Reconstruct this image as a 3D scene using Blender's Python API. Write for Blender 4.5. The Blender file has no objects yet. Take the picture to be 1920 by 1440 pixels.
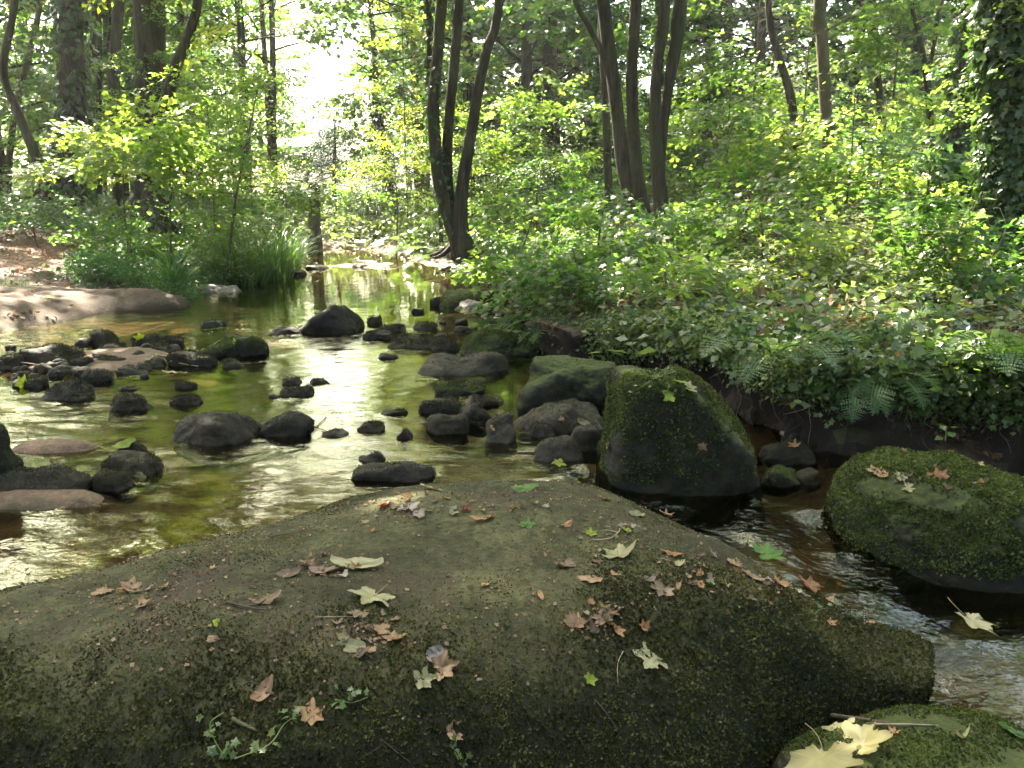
import bpy, math
import numpy as np
from mathutils import Vector
from mathutils.bvhtree import BVHTree

R = math.radians
scene = bpy.context.scene
col = scene.collection
TAU = 2 * math.pi

# ------------------------------------------------------------------ camera
CAM = np.array([0.0, 0.0, 1.2])
PITCH = R(13.0)
FPX = 1493.0                       # focal length in pixels of a 1920 px wide picture
cp, sp = math.cos(PITCH), math.sin(PITCH)


def ray(px, py):
    dx = (px - 960.0) / FPX
    dy = (720.0 - py) / FPX
    return np.array([dx, cp + dy * sp, -sp + dy * cp])


def P(px, py, z=0.0):
    d = ray(px, py)
    return CAM + d * ((z - CAM[2]) / d[2])


def PY(px, py, Y):
    d = ray(px, py)
    return CAM + d * (Y / d[1])


SUN_EL, SUN_AZ = R(50.0), R(-30.0)     # azimuth measured from +Y towards +X
SUN = np.array([math.sin(SUN_AZ) * math.cos(SUN_EL), math.cos(SUN_AZ) * math.cos(SUN_EL), math.sin(SUN_EL)])

# ------------------------------------------------------------------ noise


def _h(ix, iy, iz, s):
    n = (ix.astype(np.uint32) * np.uint32(0x8DA6B343)) ^ (iy.astype(np.uint32) * np.uint32(0xD8163841)) \
        ^ (iz.astype(np.uint32) * np.uint32(0xCB1AB31F)) ^ np.uint32((s * 2654435761) & 0xFFFFFFFF)
    n ^= n >> np.uint32(13)
    n = n * np.uint32(0x5BD1E995)
    n ^= n >> np.uint32(15)
    n = n * np.uint32(0x27D4EB2D)
    n ^= n >> np.uint32(13)
    return n.astype(np.float64) / 2147483648.0 - 1.0


def vnoise(p, s=0):
    p = np.asarray(p, float)
    i = np.floor(p).astype(np.int64)
    f = p - i
    u = f * f * f * (f * (f * 6 - 15) + 10)
    i = i & 0xFFFFFFF
    out = 0
    for a in (0, 1):
        wx = u[:, 0] if a else 1 - u[:, 0]
        for b in (0, 1):
            wy = u[:, 1] if b else 1 - u[:, 1]
            for c in (0, 1):
                wz = u[:, 2] if c else 1 - u[:, 2]
                out = out + wx * wy * wz * _h(i[:, 0] + a, i[:, 1] + b, i[:, 2] + c, s)
    return out


def fbm(p, s=0, o=4, g=0.5):
    p = np.asarray(p, float)
    a, t = 1.0, 0
    for k in range(o):
        t = t + a * vnoise(p * (2.03 ** k) + 17.3 * k, s + k)
        a *= g
    return t


def ss(a, b, x):
    t = np.clip((x - a) / (b - a), 0, 1)
    return t * t * (3 - 2 * t)


def nrm(v):
    return v / np.maximum(np.linalg.norm(v, axis=-1, keepdims=True), 1e-9)


# ------------------------------------------------------------------ mesh helpers


def mesh_data(name, V, faces, mats=(), attrs=None, smooth=False, midx=None):
    V = np.asarray(V, np.float32).reshape(-1, 3)
    if not isinstance(faces, (list, tuple)):
        faces = [faces]
    faces = [np.asarray(f, np.int32) for f in faces if len(f)]
    me = bpy.data.meshes.new(name)
    me.vertices.add(len(V))
    me.vertices.foreach_set('co', V.ravel())
    nl = sum(f.size for f in faces)
    npol = sum(len(f) for f in faces)
    me.loops.add(nl)
    me.loops.foreach_set('vertex_index', np.concatenate([f.ravel() for f in faces]) if faces else np.zeros(0, np.int32))
    me.polygons.add(npol)
    tot = np.concatenate([np.full(len(f), f.shape[1], np.int32) for f in faces])
    st = np.concatenate([[0], np.cumsum(tot)[:-1]]).astype(np.int32)
    me.polygons.foreach_set('loop_start', st)
    me.polygons.foreach_set('loop_total', tot)
    if smooth:
        me.polygons.foreach_set('use_smooth', np.ones(npol, bool))
    for m in mats:
        me.materials.append(m)
    if midx is not None:
        me.polygons.foreach_set('material_index', np.asarray(midx, np.int32))
    me.update(calc_edges=True)
    for k, v in (attrs or {}).items():
        a = me.attributes.new(k, 'FLOAT', 'POINT')
        a.data.foreach_set('value', np.asarray(v, np.float32).ravel())
    return me


def link(name, data, parent=None, loc=None):
    o = bpy.data.objects.new(name, data)
    col.objects.link(o)
    if parent is not None:
        o.parent = parent
    if loc is not None:
        o.location = [float(c) for c in loc]
    return o


def obj(name, V, faces, mat, parent=None, attrs=None, smooth=False, loc=None):
    """V in world coordinates unless loc is given, then it is moved to be relative to loc"""
    V = np.asarray(V, float).reshape(-1, 3)
    if parent is not None and loc is None:
        V = V - np.array(parent.location)
    if loc is not None:
        V = V - np.asarray(loc)
    mats = mat if isinstance(mat, (list, tuple)) else [mat]
    return link(name, mesh_data(name, V, faces, mats, attrs, smooth), parent, loc)


def tag(o, label=None, cat=None, group=None, kind=None):
    if label:
        o['label'] = label
    if cat:
        o['category'] = cat
    if group:
        o['group'] = group
    if kind:
        o['kind'] = kind
    return o


def empty(name, loc, label=None, cat=None, group=None):
    o = link(name, None, None, loc)
    o.empty_display_size = 0.1
    return tag(o, label, cat, group)


class MB:
    """collects pieces of one mesh"""

    def __init__(self):
        self.V, self.Q, self.T, self.r, self.n = [], [], [], [], 0

    def add(self, V, Q=None, T=None, r=0.5):
        V = np.asarray(V, float).reshape(-1, 3)
        if Q is not None and len(Q):
            self.Q.append(np.asarray(Q) + self.n)
        if T is not None and len(T):
            self.T.append(np.asarray(T) + self.n)
        self.V.append(V)
        self.r.append(np.broadcast_to(np.asarray(r, float), (len(V),)))
        self.n += len(V)

    def faces(self):
        f = []
        if self.Q:
            f.append(np.concatenate(self.Q))
        if self.T:
            f.append(np.concatenate(self.T))
        return f

    def build(self, name, mat, parent=None, smooth=False, loc=None):
        return obj(name, np.concatenate(self.V), self.faces(), mat, parent, {'rnd': np.concatenate(self.r)}, smooth, loc)


def curve(pts, n):
    """Catmull-Rom resampling of (k, m) control points to n points"""
    pts = np.asarray(pts, float)
    if len(pts) == 2:
        t = np.linspace(0, 1, n)[:, None]
        return pts[0] * (1 - t) + pts[1] * t
    p = np.vstack([2 * pts[0] - pts[1], pts, 2 * pts[-1] - pts[-2]])
    u = np.linspace(0, len(pts) - 1 - 1e-6, n)
    i = u.astype(int)
    t = (u - i)[:, None]
    a, b, c, d = p[i], p[i + 1], p[i + 2], p[i + 3]
    return 0.5 * (2 * b + (c - a) * t + (2 * a - 5 * b + 4 * c - d) * t ** 2 + (3 * b - a - 3 * c + d) * t ** 3)


def tube(pts, rad, sides=6, bark=0.0, seed=0, cap=True):
    pts = np.asarray(pts, float)
    n = len(pts)
    rad = np.broadcast_to(np.asarray(rad, float), (n,))
    tan = nrm(np.gradient(pts, axis=0))
    ref = np.array([0.0, 1, 0]) if abs(tan[0][1]) < 0.8 else np.array([1.0, 0, 0])
    a = nrm(np.cross(tan, ref))
    b = np.cross(tan, a)
    th = np.linspace(0, TAU, sides, endpoint=False)
    dirs = a[:, None, :] * np.cos(th)[None, :, None] + b[:, None, :] * np.sin(th)[None, :, None]
    rr = np.repeat(rad[:, None], sides, 1)
    if bark:
        q = (pts[:, None, :] + dirs * rad[:, None, None]).reshape(-1, 3)
        rr = rr * (1 + bark * fbm(q * [5, 5, 1.3], seed, 3).reshape(n, sides))
    V = pts[:, None, :] + dirs * rr[:, :, None]
    i = np.arange(n - 1)[:, None] * sides
    j = np.arange(sides)[None, :]
    k = (j + 1) % sides
    Q = np.stack([i + j, i + k, i + sides + k, i + sides + j], -1).reshape(-1, 4)
    V = V.reshape(-1, 3)
    T = np.zeros((0, 3), int)
    if cap:
        V = np.vstack([V, pts[-1]])
        jj = np.arange(sides)
        T = np.stack([(n - 1) * sides + jj, (n - 1) * sides + (jj + 1) % sides, np.full(sides, n * sides)], -1)
    return V, Q, T


_ico = {}


def ico(level):
    if level in _ico:
        return _ico[level]
    g = (1 + 5 ** 0.5) / 2
    V = [(-1, g, 0), (1, g, 0), (-1, -g, 0), (1, -g, 0), (0, -1, g), (0, 1, g), (0, -1, -g), (0, 1, -g), (g, 0, -1), (g, 0, 1), (-g, 0, -1), (-g, 0, 1)]
    F = [(0, 11, 5), (0, 5, 1), (0, 1, 7), (0, 7, 10), (0, 10, 11), (1, 5, 9), (5, 11, 4), (11, 10, 2), (10, 7, 6), (7, 1, 8), (3, 9, 4), (3, 4, 2), (3, 2, 6), (3, 6, 8), (3, 8, 9), (4, 9, 5), (2, 4, 11), (6, 2, 10), (8, 6, 7), (9, 8, 1)]
    V, F = nrm(np.array(V, float)), np.array(F)
    for _ in range(level):
        e = np.sort(np.concatenate([F[:, [0, 1]], F[:, [1, 2]], F[:, [2, 0]]]), 1)
        u, inv = np.unique(e, axis=0, return_inverse=True)
        inv = inv.reshape(-1)
        m = nrm(V[u].mean(1))
        n = len(F)
        ab, bc, ca = (inv[:n] + len(V), inv[n:2 * n] + len(V), inv[2 * n:] + len(V))
        a, b, c = F.T
        F = np.concatenate([np.stack(t, 1) for t in ((a, ab, ca), (ab, b, bc), (ca, bc, c), (ab, bc, ca))])
        V = np.vstack([V, m])
    _ico[level] = (V, F)
    return V, F


def face_samples(V, F, n, rng):
    a, b, c = V[F[:, 0]], V[F[:, 1]], V[F[:, 2]]
    cr = np.cross(b - a, c - a)
    ar = np.linalg.norm(cr, axis=1)
    i = rng.choice(len(F), n, p=ar / ar.sum())
    u, v = rng.random(n), rng.random(n)
    f = u + v > 1
    u[f], v[f] = 1 - u[f], 1 - v[f]
    return a[i] + (b[i] - a[i]) * u[:, None] + (c[i] - a[i]) * v[:, None], nrm(cr[i])


def frames(ydir, nor):
    """(N,3,3) matrices whose columns are x, y, z with y along ydir and z near nor"""
    y = nrm(np.asarray(ydir, float))
    x = nrm(np.cross(y, nor))
    z = np.cross(x, y)
    return np.stack([x, y, z], -1)


# ------------------------------------------------------------------ materials


def nm(name):
    m = bpy.data.materials.new(name)
    m.use_nodes = True
    nt = m.node_tree
    nt.nodes.clear()
    out = nt.nodes.new('ShaderNodeOutputMaterial')
    return m, nt, out


def N(nt, typ, **kw):
    n = nt.nodes.new(typ)
    for k, v in kw.items():
        if k in n.inputs:
            n.inputs[k].default_value = v
        else:
            setattr(n, k, v)
    return n


def ramp(nt, stops):
    r = nt.nodes.new('ShaderNodeValToRGB')
    e = r.color_ramp.elements
    while len(e) > 1:
        e.remove(e[-1])
    e[0].position, e[0].color = stops[0][0], (*stops[0][1], 1)
    for p_, c in stops[1:]:
        k = e.new(p_)
        k.color = (*c, 1)
    return r


def leaf_mat(name, cols, trans=0.5, tmul=(1.9, 1.85, 1.1), rough=0.42, spec=0.35):
    m, nt, out = nm(name)
    L = nt.links.new
    at = N(nt, 'ShaderNodeAttribute', attribute_name='rnd')
    rp = ramp(nt, [(i / (len(cols) - 1), c) for i, c in enumerate(cols)])
    L(at.outputs['Fac'], rp.inputs[0])
    pb = N(nt, 'ShaderNodeBsdfPrincipled')
    pb.inputs['Roughness'].default_value = rough
    pb.inputs['Specular IOR Level'].default_value = spec
    L(rp.outputs[0], pb.inputs['Base Color'])
    mu = N(nt, 'ShaderNodeVectorMath', operation='MULTIPLY')
    mu.inputs[1].default_value = tmul
    L(rp.outputs[0], mu.inputs[0])
    tr = N(nt, 'ShaderNodeBsdfTranslucent')
    L(mu.outputs[0], tr.inputs['Color'])
    mx = N(nt, 'ShaderNodeMixShader')
    mx.inputs[0].default_value = trans
    L(pb.outputs[0], mx.inputs[1])
    L(tr.outputs[0], mx.inputs[2])
    L(mx.outputs[0], out.inputs['Surface'])
    return m


def noise_mat(name, stops, scale=4.0, detail=8.0, rough=0.8, bump=0.3, bscale=20.0, spec=0.3, stretch=None,
              top=None, top_lo=0.2, top_hi=0.7, second=None, sscale=1.5, bdist=0.02, attr=None, vary=0):
    """object-space noise colour, optional second colour in large patches, optional moss colour on upward faces"""
    m, nt, out = nm(name)
    L = nt.links.new
    tc = N(nt, 'ShaderNodeNewGeometry')
    vec = tc.outputs['Position']
    if stretch:
        mp = N(nt, 'ShaderNodeMapping')
        mp.inputs['Scale'].default_value = stretch
        L(vec, mp.inputs['Vector'])
        vec = mp.outputs[0]
    n1 = N(nt, 'ShaderNodeTexNoise', Scale=scale, Detail=detail, Roughness=0.65)
    L(vec, n1.inputs['Vector'])
    rp = ramp(nt, stops)
    L(n1.outputs['Fac'], rp.inputs[0])
    c = rp.outputs[0]
    if second:
        n2 = N(nt, 'ShaderNodeTexNoise', Scale=sscale, Detail=6.0, Roughness=0.7)
        L(tc.outputs['Position'], n2.inputs['Vector'])
        r2 = ramp(nt, [(0.45, (0, 0, 0)), (0.6, (1, 1, 1))])
        L(n2.outputs['Fac'], r2.inputs[0])
        mx = N(nt, 'ShaderNodeMixRGB')
        L(r2.outputs[0], mx.inputs[0])
        L(c, mx.inputs[1])
        mx.inputs[2].default_value = (*second, 1)
        c = mx.outputs[0]
    if top:
        sx = N(nt, 'ShaderNodeSeparateXYZ')
        L(tc.outputs['Normal'], sx.inputs[0])
        n3 = N(nt, 'ShaderNodeTexNoise', Scale=sscale * 4, Detail=7.0, Roughness=0.75)
        L(tc.outputs['Position'], n3.inputs['Vector'])
        ad = N(nt, 'ShaderNodeMath', operation='MULTIPLY_ADD')
        L(n3.outputs['Fac'], ad.inputs[0])
        ad.inputs[1].default_value = 0.9
        L(sx.outputs['Z'], ad.inputs[2])
        mr = N(nt, 'ShaderNodeMapRange')
        mr.inputs['From Min'].default_value = top_lo + 0.45
        mr.inputs['From Max'].default_value = top_hi + 0.45
        L(ad.outputs[0], mr.inputs['Value'])
        mx = N(nt, 'ShaderNodeMixRGB')
        L(mr.outputs[0], mx.inputs[0])
        L(c, mx.inputs[1])
        mx.inputs[2].default_value = (*top, 1)
        c = mx.outputs[0]
    if vary:
        oi = N(nt, 'ShaderNodeObjectInfo')
        vr = N(nt, 'ShaderNodeMapRange')
        vr.inputs['To Min'].default_value = 1 - vary
        vr.inputs['To Max'].default_value = 1 + 1.3 * vary
        L(oi.outputs['Random'], vr.inputs['Value'])
        vm = N(nt, 'ShaderNodeVectorMath', operation='SCALE')
        L(c, vm.inputs[0])
        L(vr.outputs[0], vm.inputs['Scale'])
        c = vm.outputs[0]
    pb = N(nt, 'ShaderNodeBsdfPrincipled')
    pb.inputs['Roughness'].default_value = rough
    pb.inputs['Specular IOR Level'].default_value = spec
    L(c, pb.inputs['Base Color'])
    if bump:
        nb = N(nt, 'ShaderNodeTexNoise', Scale=bscale, Detail=8.0, Roughness=0.7)
        L(vec, nb.inputs['Vector'])
        bp = N(nt, 'ShaderNodeBump')
        bp.inputs['Strength'].default_value = bump
        bp.inputs['Distance'].default_value = bdist
        L(nb.outputs['Fac'], bp.inputs['Height'])
        L(bp.outputs[0], pb.inputs['Normal'])
    L(pb.outputs[0], out.inputs['Surface'])
    return m


M = {}
# leaf colours: random value of the single leaf picks along the ramp
M['beech'] = leaf_mat('beech_leaf', [(0.03, 0.075, 0.018), (0.05, 0.11, 0.026), (0.085, 0.145, 0.032), (0.14, 0.185, 0.04)], 0.55)
M['maple'] = leaf_mat('maple_leaf', [(0.025, 0.068, 0.016), (0.044, 0.102, 0.022), (0.078, 0.142, 0.03), (0.145, 0.18, 0.036)], 0.55)
M['lime'] = leaf_mat('lime_leaf', [(0.048, 0.11, 0.024), (0.08, 0.155, 0.032), (0.12, 0.195, 0.042), (0.18, 0.215, 0.052)], 0.6, (2.3, 2.15, 1.1))
M['sunlit'] = leaf_mat('sunlit_leaf', [(0.08, 0.14, 0.02), (0.12, 0.18, 0.025), (0.16, 0.2, 0.03), (0.2, 0.21, 0.04)], 0.68, (2.5, 2.3, 1.2))  # brighter, yellower copy of the lime leaf; sun glow is put into the colour
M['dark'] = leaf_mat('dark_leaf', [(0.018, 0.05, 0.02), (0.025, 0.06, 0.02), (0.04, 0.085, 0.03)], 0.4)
M['conifer'] = leaf_mat('conifer_needles', [(0.02, 0.06, 0.045), (0.03, 0.075, 0.05), (0.05, 0.10, 0.06)], 0.3)  # blue-green needles; far haze is partly put into this colour
M['ivy'] = leaf_mat('ivy_leaf', [(0.018, 0.042, 0.012), (0.03, 0.065, 0.016), (0.05, 0.09, 0.02), (0.08, 0.12, 0.025)], 0.4, rough=0.3, spec=0.5)
M['herb'] = leaf_mat('herb_leaf', [(0.035, 0.065, 0.02), (0.06, 0.10, 0.03), (0.095, 0.14, 0.042), (0.15, 0.18, 0.06)], 0.45, rough=0.33, spec=0.6)
M['fern'] = leaf_mat('fern_leaf', [(0.04, 0.09, 0.02), (0.06, 0.12, 0.03), (0.09, 0.15, 0.04)], 0.45, rough=0.4, spec=0.5)
M['grass'] = leaf_mat('grass_blade', [(0.03, 0.08, 0.02), (0.06, 0.13, 0.03), (0.11, 0.18, 0.04)], 0.4, rough=0.35, spec=0.5)
M['litter'] = leaf_mat('litter_leaf', [(0.07, 0.045, 0.028), (0.13, 0.08, 0.045), (0.22, 0.13, 0.07), (0.30, 0.2, 0.12)], 0.25, (1.5, 1.3, 1.0), 0.6, 0.3)
M['moss_leaf'] = leaf_mat('moss_leaf', [(0.016, 0.017, 0.006), (0.032, 0.033, 0.009), (0.058, 0.058, 0.016), (0.115, 0.11, 0.034)], 0.25, rough=0.6, spec=0.2)
M['moss_dark'] = leaf_mat('moss_dark', [(0.010, 0.010, 0.005), (0.018, 0.018, 0.008), (0.034, 0.033, 0.013), (0.06, 0.057, 0.022)], 0.2, rough=0.7, spec=0.2)
M['moss_green'] = leaf_mat('moss_green', [(0.018, 0.024, 0.006), (0.038, 0.050, 0.011), (0.07, 0.088, 0.02), (0.13, 0.15, 0.045)], 0.3, rough=0.6, spec=0.2)
M['bark'] = noise_mat('bark', [(0.36, (0.014, 0.010, 0.006)), (0.5, (0.040, 0.030, 0.019)), (0.64, (0.095, 0.075, 0.05))], 9, 8, 0.85, 1.0, 14, 0.25, (1, 1, 0.15), second=(0.04, 0.046, 0.016), sscale=1.8, bdist=0.07)
M['bark_pale'] = noise_mat('pale_bark', [(0.3, (0.05, 0.04, 0.022)), (0.5, (0.10, 0.08, 0.045)), (0.7, (0.17, 0.14, 0.08))], 8, 8, 0.85, 0.8, 14, 0.25, (1, 1, 0.2), second=(0.05, 0.055, 0.018), sscale=1.5, bdist=0.02)
M['twig'] = noise_mat('twig', [(0.3, (0.04, 0.03, 0.02)), (0.7, (0.12, 0.09, 0.06))], 20, 4, 0.8, 0.4, 40)
M['pale_twig'] = noise_mat('pale_twig', [(0.3, (0.16, 0.12, 0.08)), (0.7, (0.32, 0.26, 0.18))], 20, 4, 0.8, 0.4, 40)
M['green_stem'] = noise_mat('green_stem', [(0.3, (0.06, 0.09, 0.02)), (0.7, (0.14, 0.17, 0.05))], 10, 3, 0.6, 0, 10)
M['rock'] = noise_mat('dark_rock', [(0.3, (0.007, 0.0054, 0.003)), (0.5, (0.018, 0.0135, 0.0075)), (0.72, (0.05, 0.037, 0.022))], 6, 9, 0.7, 0.4, 30, 0.2, top=(0.019, 0.017, 0.006), top_lo=0.35, top_hi=1.05, sscale=2.5, bdist=0.025, vary=.45)
M['rock_brown'] = noise_mat('brown_rock', [(0.3, (0.012, 0.009, 0.006)), (0.5, (0.030, 0.023, 0.014)), (0.72, (0.075, 0.057, 0.037))], 7, 9, 0.8, 0.6, 26, 0.3, top=(0.034, 0.030, 0.014), top_lo=0.5, top_hi=1.1, sscale=2.5, bdist=0.02, vary=.4)
M['rock_pale'] = noise_mat('pale_stone', [(0.3, (0.10, 0.075, 0.055)), (0.5, (0.18, 0.14, 0.11)), (0.72, (0.26, 0.21, 0.17))], 8, 9, 0.7, 0.5, 30, 0.4)
M['rock_moss'] = noise_mat('mossy_rock', [(0.3, (0.008, 0.007, 0.005)), (0.5, (0.018, 0.016, 0.009)), (0.72, (0.036, 0.032, 0.017))], 6, 9, 0.85, 0.8, 24, 0.25, top=(0.055, 0.068, 0.015), top_lo=0.4, top_hi=1.0, sscale=1.6, bdist=0.03)

# ------------------------------------------------------------------ stream bed and banks


def poly_sdf(poly, x, y):
    """distance to the polygon, negative inside"""
    poly = np.asarray(poly)[:, :2]
    x, y = np.asarray(x, float).ravel(), np.asarray(y, float).ravel()
    d2 = np.full(len(x), 1e18)
    ins = np.zeros(len(x), bool)
    n = len(poly)
    for i in range(n):
        a, b = poly[i], poly[(i + 1) % n]
        ex, ey = b - a
        wx, wy = x - a[0], y - a[1]
        t = np.clip((wx * ex + wy * ey) / (ex * ex + ey * ey + 1e-12), 0, 1)
        d2 = np.minimum(d2, (wx - t * ex) ** 2 + (wy - t * ey) ** 2)
        c = (a[1] > y) != (b[1] > y)
        with np.errstate(divide='ignore', invalid='ignore'):
            ins ^= c & (x < ex * (y - a[1]) / (ey if ey else 1e-12) + a[0])
    d = np.sqrt(d2)
    return np.where(ins, -d, d)


def line_dist(pts, x, y):
    pts = np.asarray(pts)[:, :2]
    x, y = np.asarray(x, float).ravel(), np.asarray(y, float).ravel()
    d2 = np.full(len(x), 1e18)
    for a, b in zip(pts[:-1], pts[1:]):
        e = b - a
        t = np.clip(((x - a[0]) * e[0] + (y - a[1]) * e[1]) / (e @ e + 1e-12), 0, 1)
        d2 = np.minimum(d2, (x - a[0] - t * e[0]) ** 2 + (y - a[1] - t * e[1]) ** 2)
    return np.sqrt(d2)


left_shore = [P(0, 625), P(130, 600), P(220, 580), P(345, 570), P(380, 546), P(480, 522), P(535, 494), P(545, 475)]
far_shore = [P(590, 466), P(660, 466), P(735, 474)]
right_shore = [P(775, 484), P(835, 500), P(905, 530), P(965, 575), P(1010, 640), P(1045, 690), P(1200, 715), P(1390, 765), P(1480, 805),
               P(1560, 850, -.08), P(1650, 858, -.1), P(1920, 872, -.15), P(2300, 890, -.2)]
SHORE = [np.array([-9, 6.2, 0]), np.array([-6.5, 7.0, 0])] + left_shore + far_shore + right_shore + \
        [np.array([7, 3.6, 0]), np.array([9, 2, 0]), np.array([7, .3, 0]), np.array([-3, .55, 0]), np.array([-9, 1.5, 0])]
SHORE = np.array(SHORE)

ZW = [(-6, 5, 0), (-4, 3, 0), (-2, 2.6, 0), (-3, 6, 0), (-1, 4, 0), (0, 3.6, 0), (0, 6, 0), (.3, 4.6, 0), (-2, 9, 0), (-3, 13, 0), (-4, 18, 0), (.25, 3.45, 0), (-1, 1, -.05), (1.3, 4.8, 0),
      (1.5, 4.4, -.05), (1.5, 3.95, -.09), (.42, 3.3, -.05), (.58, 3.12, -.10), (.95, 3.02, -.13), (1.4, 3.55, -.11), (1.35, 2.87, -.2), (1.69, 2.71, -.27), (2.2, 2.7, -.29), (1.45, 2.0, -.31),
      (1, 1.8, -.32), (3, 3, -.31), (3, 1.5, -.33), (5, 2.5, -.35), (7, 2, -.38), (1.2, 1.0, -.33), (2.4, 3.6, -.25)]
ZW = np.array(ZW)


def water_z(x, y):
    x, y = np.asarray(x, float).ravel(), np.asarray(y, float).ravel()
    num = den = 0
    for a, b, z in ZW:
        w = 1.0 / (((x - a) ** 2 + (y - b) ** 2) ** 2.2 + 1e-4)
        num = num + w * z
        den = den + w
    return num / den


def wedge(x, y):
    return ss(-1.0, 1.2, x - np.interp(y, [0, 7, 10, 14, 19, 60], [-2.5, -2.2, -1.9, -2.6, -3.6, -12]))


BARS = [(P(112, 836), .30, .13, .20), (P(60, 940), .25, .08, .17), (P(640, 500), 1.6, 1.2, .115), (P(700, 492), 1.0, 1.2, .10), (P(880, 590), .5, .8, .05), (P(330, 690), .5, .4, .06), (P(140, 685), .75, .42, .15), (P(260, 665), .55, .40, .14), (P(470, 900), .3, .3, .02), (P(200, 930), .7, .3, .06), (P(60, 1010), .5, .3, .05), (P(1840, 1310, -.3), .30, .22, .22)]


def ground_z(x, y):
    x, y = np.asarray(x, float).ravel(), np.asarray(y, float).ravel()
    d = poly_sdf(SHORE, x, y)
    zw = water_z(x, y)
    q = np.stack([x, y, 0 * x], 1)
    w = wedge(x, y)
    far = ss(15.5, 18, y)
    lowb = 1 - .8 * ss(9.5, 12.5, y) * ss(2.5, .8, d)
    hR = .30 * ss(0, .22, d) * lowb + .38 * ss(.1, 4.5, d) * lowb + .25 * ss(4, 9, d)
    hL = .07 * ss(0, .35, d) + .30 * ss(.5, 3.0, d) + .55 * ss(2, 8, d)
    hF = .12 * ss(0, .4, d) + .5 * ss(.5, 8, d)
    h = (hL * (1 - w) + hR * w) * (1 - far) + far * ((hF * (1 - ss(-2.6, 0, x))) + hR * ss(-2.6, 0, x))
    near = ss(1.6, .8, y)
    h = h * (1 - near) + near * (-.05 * ss(0, .2, d) + .2 * ss(.2, 2, d))
    hill = 9.5 * ss(0, 1, (x * .8 + (y - 15) * .22) / 30) * ss(6, 14, y) + 2.5 * ss(0, 1, (-x - 14) / 30)
    land = d > 0
    rough = ss(0, 1.2, d)
    h = h + rough * (.10 * fbm(q * .45, 3, 3) + .035 * fbm(q * 2.2, 5, 3)) + hill
    h = h + ss(0, .1, d) * .02 * fbm(q * 6, 8, 3)
    dep = -(.10 + .05 * fbm(q * .9, 11, 2)) * ss(0, .35, -d) - .02 + .022 * fbm(q * 5, 12, 3)
    for c, sx_, sy_, a in BARS:
        dep = dep + a * np.exp(-((x - c[0]) / sx_) ** 2 - ((y - c[1]) / sy_) ** 2)
    dep = dep - .13 * ss(.5, 1.0, x) * ss(4.2, 3.4, y)
    dep = np.minimum(dep, .03)
    return np.where(land, h + zw * (1 - ss(0, .6, d)) - .02 * (1 - ss(0, .05, d)), zw + dep), d, w


def axis(segs):
    out = []
    for a, b, s in segs:
        out.append(np.arange(a, b, s))
    return np.concatenate(out + [[segs[-1][1]]])


gx = axis([(-400, -60, 40), (-60, -20, 2), (-20, -7, .35), (-7, -3, .07), (-3, 3.2, .035), (3.2, 8, .08), (8, 20, .35), (20, 60, 2), (60, 400, 40)])
gy = axis([(-200, -20, 20), (-20, 0, 1.5), (0, 1.2, .1), (1.2, 5.5, .035), (5.5, 9, .055), (9, 20, .12), (20, 40, .5), (40, 90, 2.5), (90, 600, 30)])
GX, GY = np.meshgrid(gx, gy)
gz, gd, gw = ground_z(GX, GY)
nx, ny = len(gx), len(gy)
# the right bank is undercut: its lip leans out over the water
e = .02
lip = ss(.02, .22, gd) * (1 - ss(.35, .9, gd)) * gw * ss(1.8, 3, GY.ravel()) * (1 - ss(13, 15, GY.ravel()))
sgx = (poly_sdf(SHORE, GX.ravel() + e, GY.ravel()) - gd) / e
sgy = (poly_sdf(SHORE, GX.ravel(), GY.ravel() + e) - gd) / e
over = .22 + .14 * vnoise(np.stack([GX.ravel() * 2.2, GY.ravel() * 2.2, 0 * gd], 1), 33)
wq = np.stack([GX.ravel(), GY.ravel(), gz], 1)
lump = (.07 * fbm(wq * 4.5, 34, 3) + .03 * fbm(wq * 14, 35, 2)) * ss(-.1, .05, gd) * ss(.8, .3, gd) * gw
gV = np.stack([GX.ravel() - sgx * (lip * over + lump), GY.ravel() - sgy * (lip * over + lump), gz], 1)
i = (np.arange(ny - 1)[:, None] * nx + np.arange(nx - 1)[None, :]).ravel()
gQ = np.stack([i, i + 1, i + nx + 1, i + nx], 1)

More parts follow.
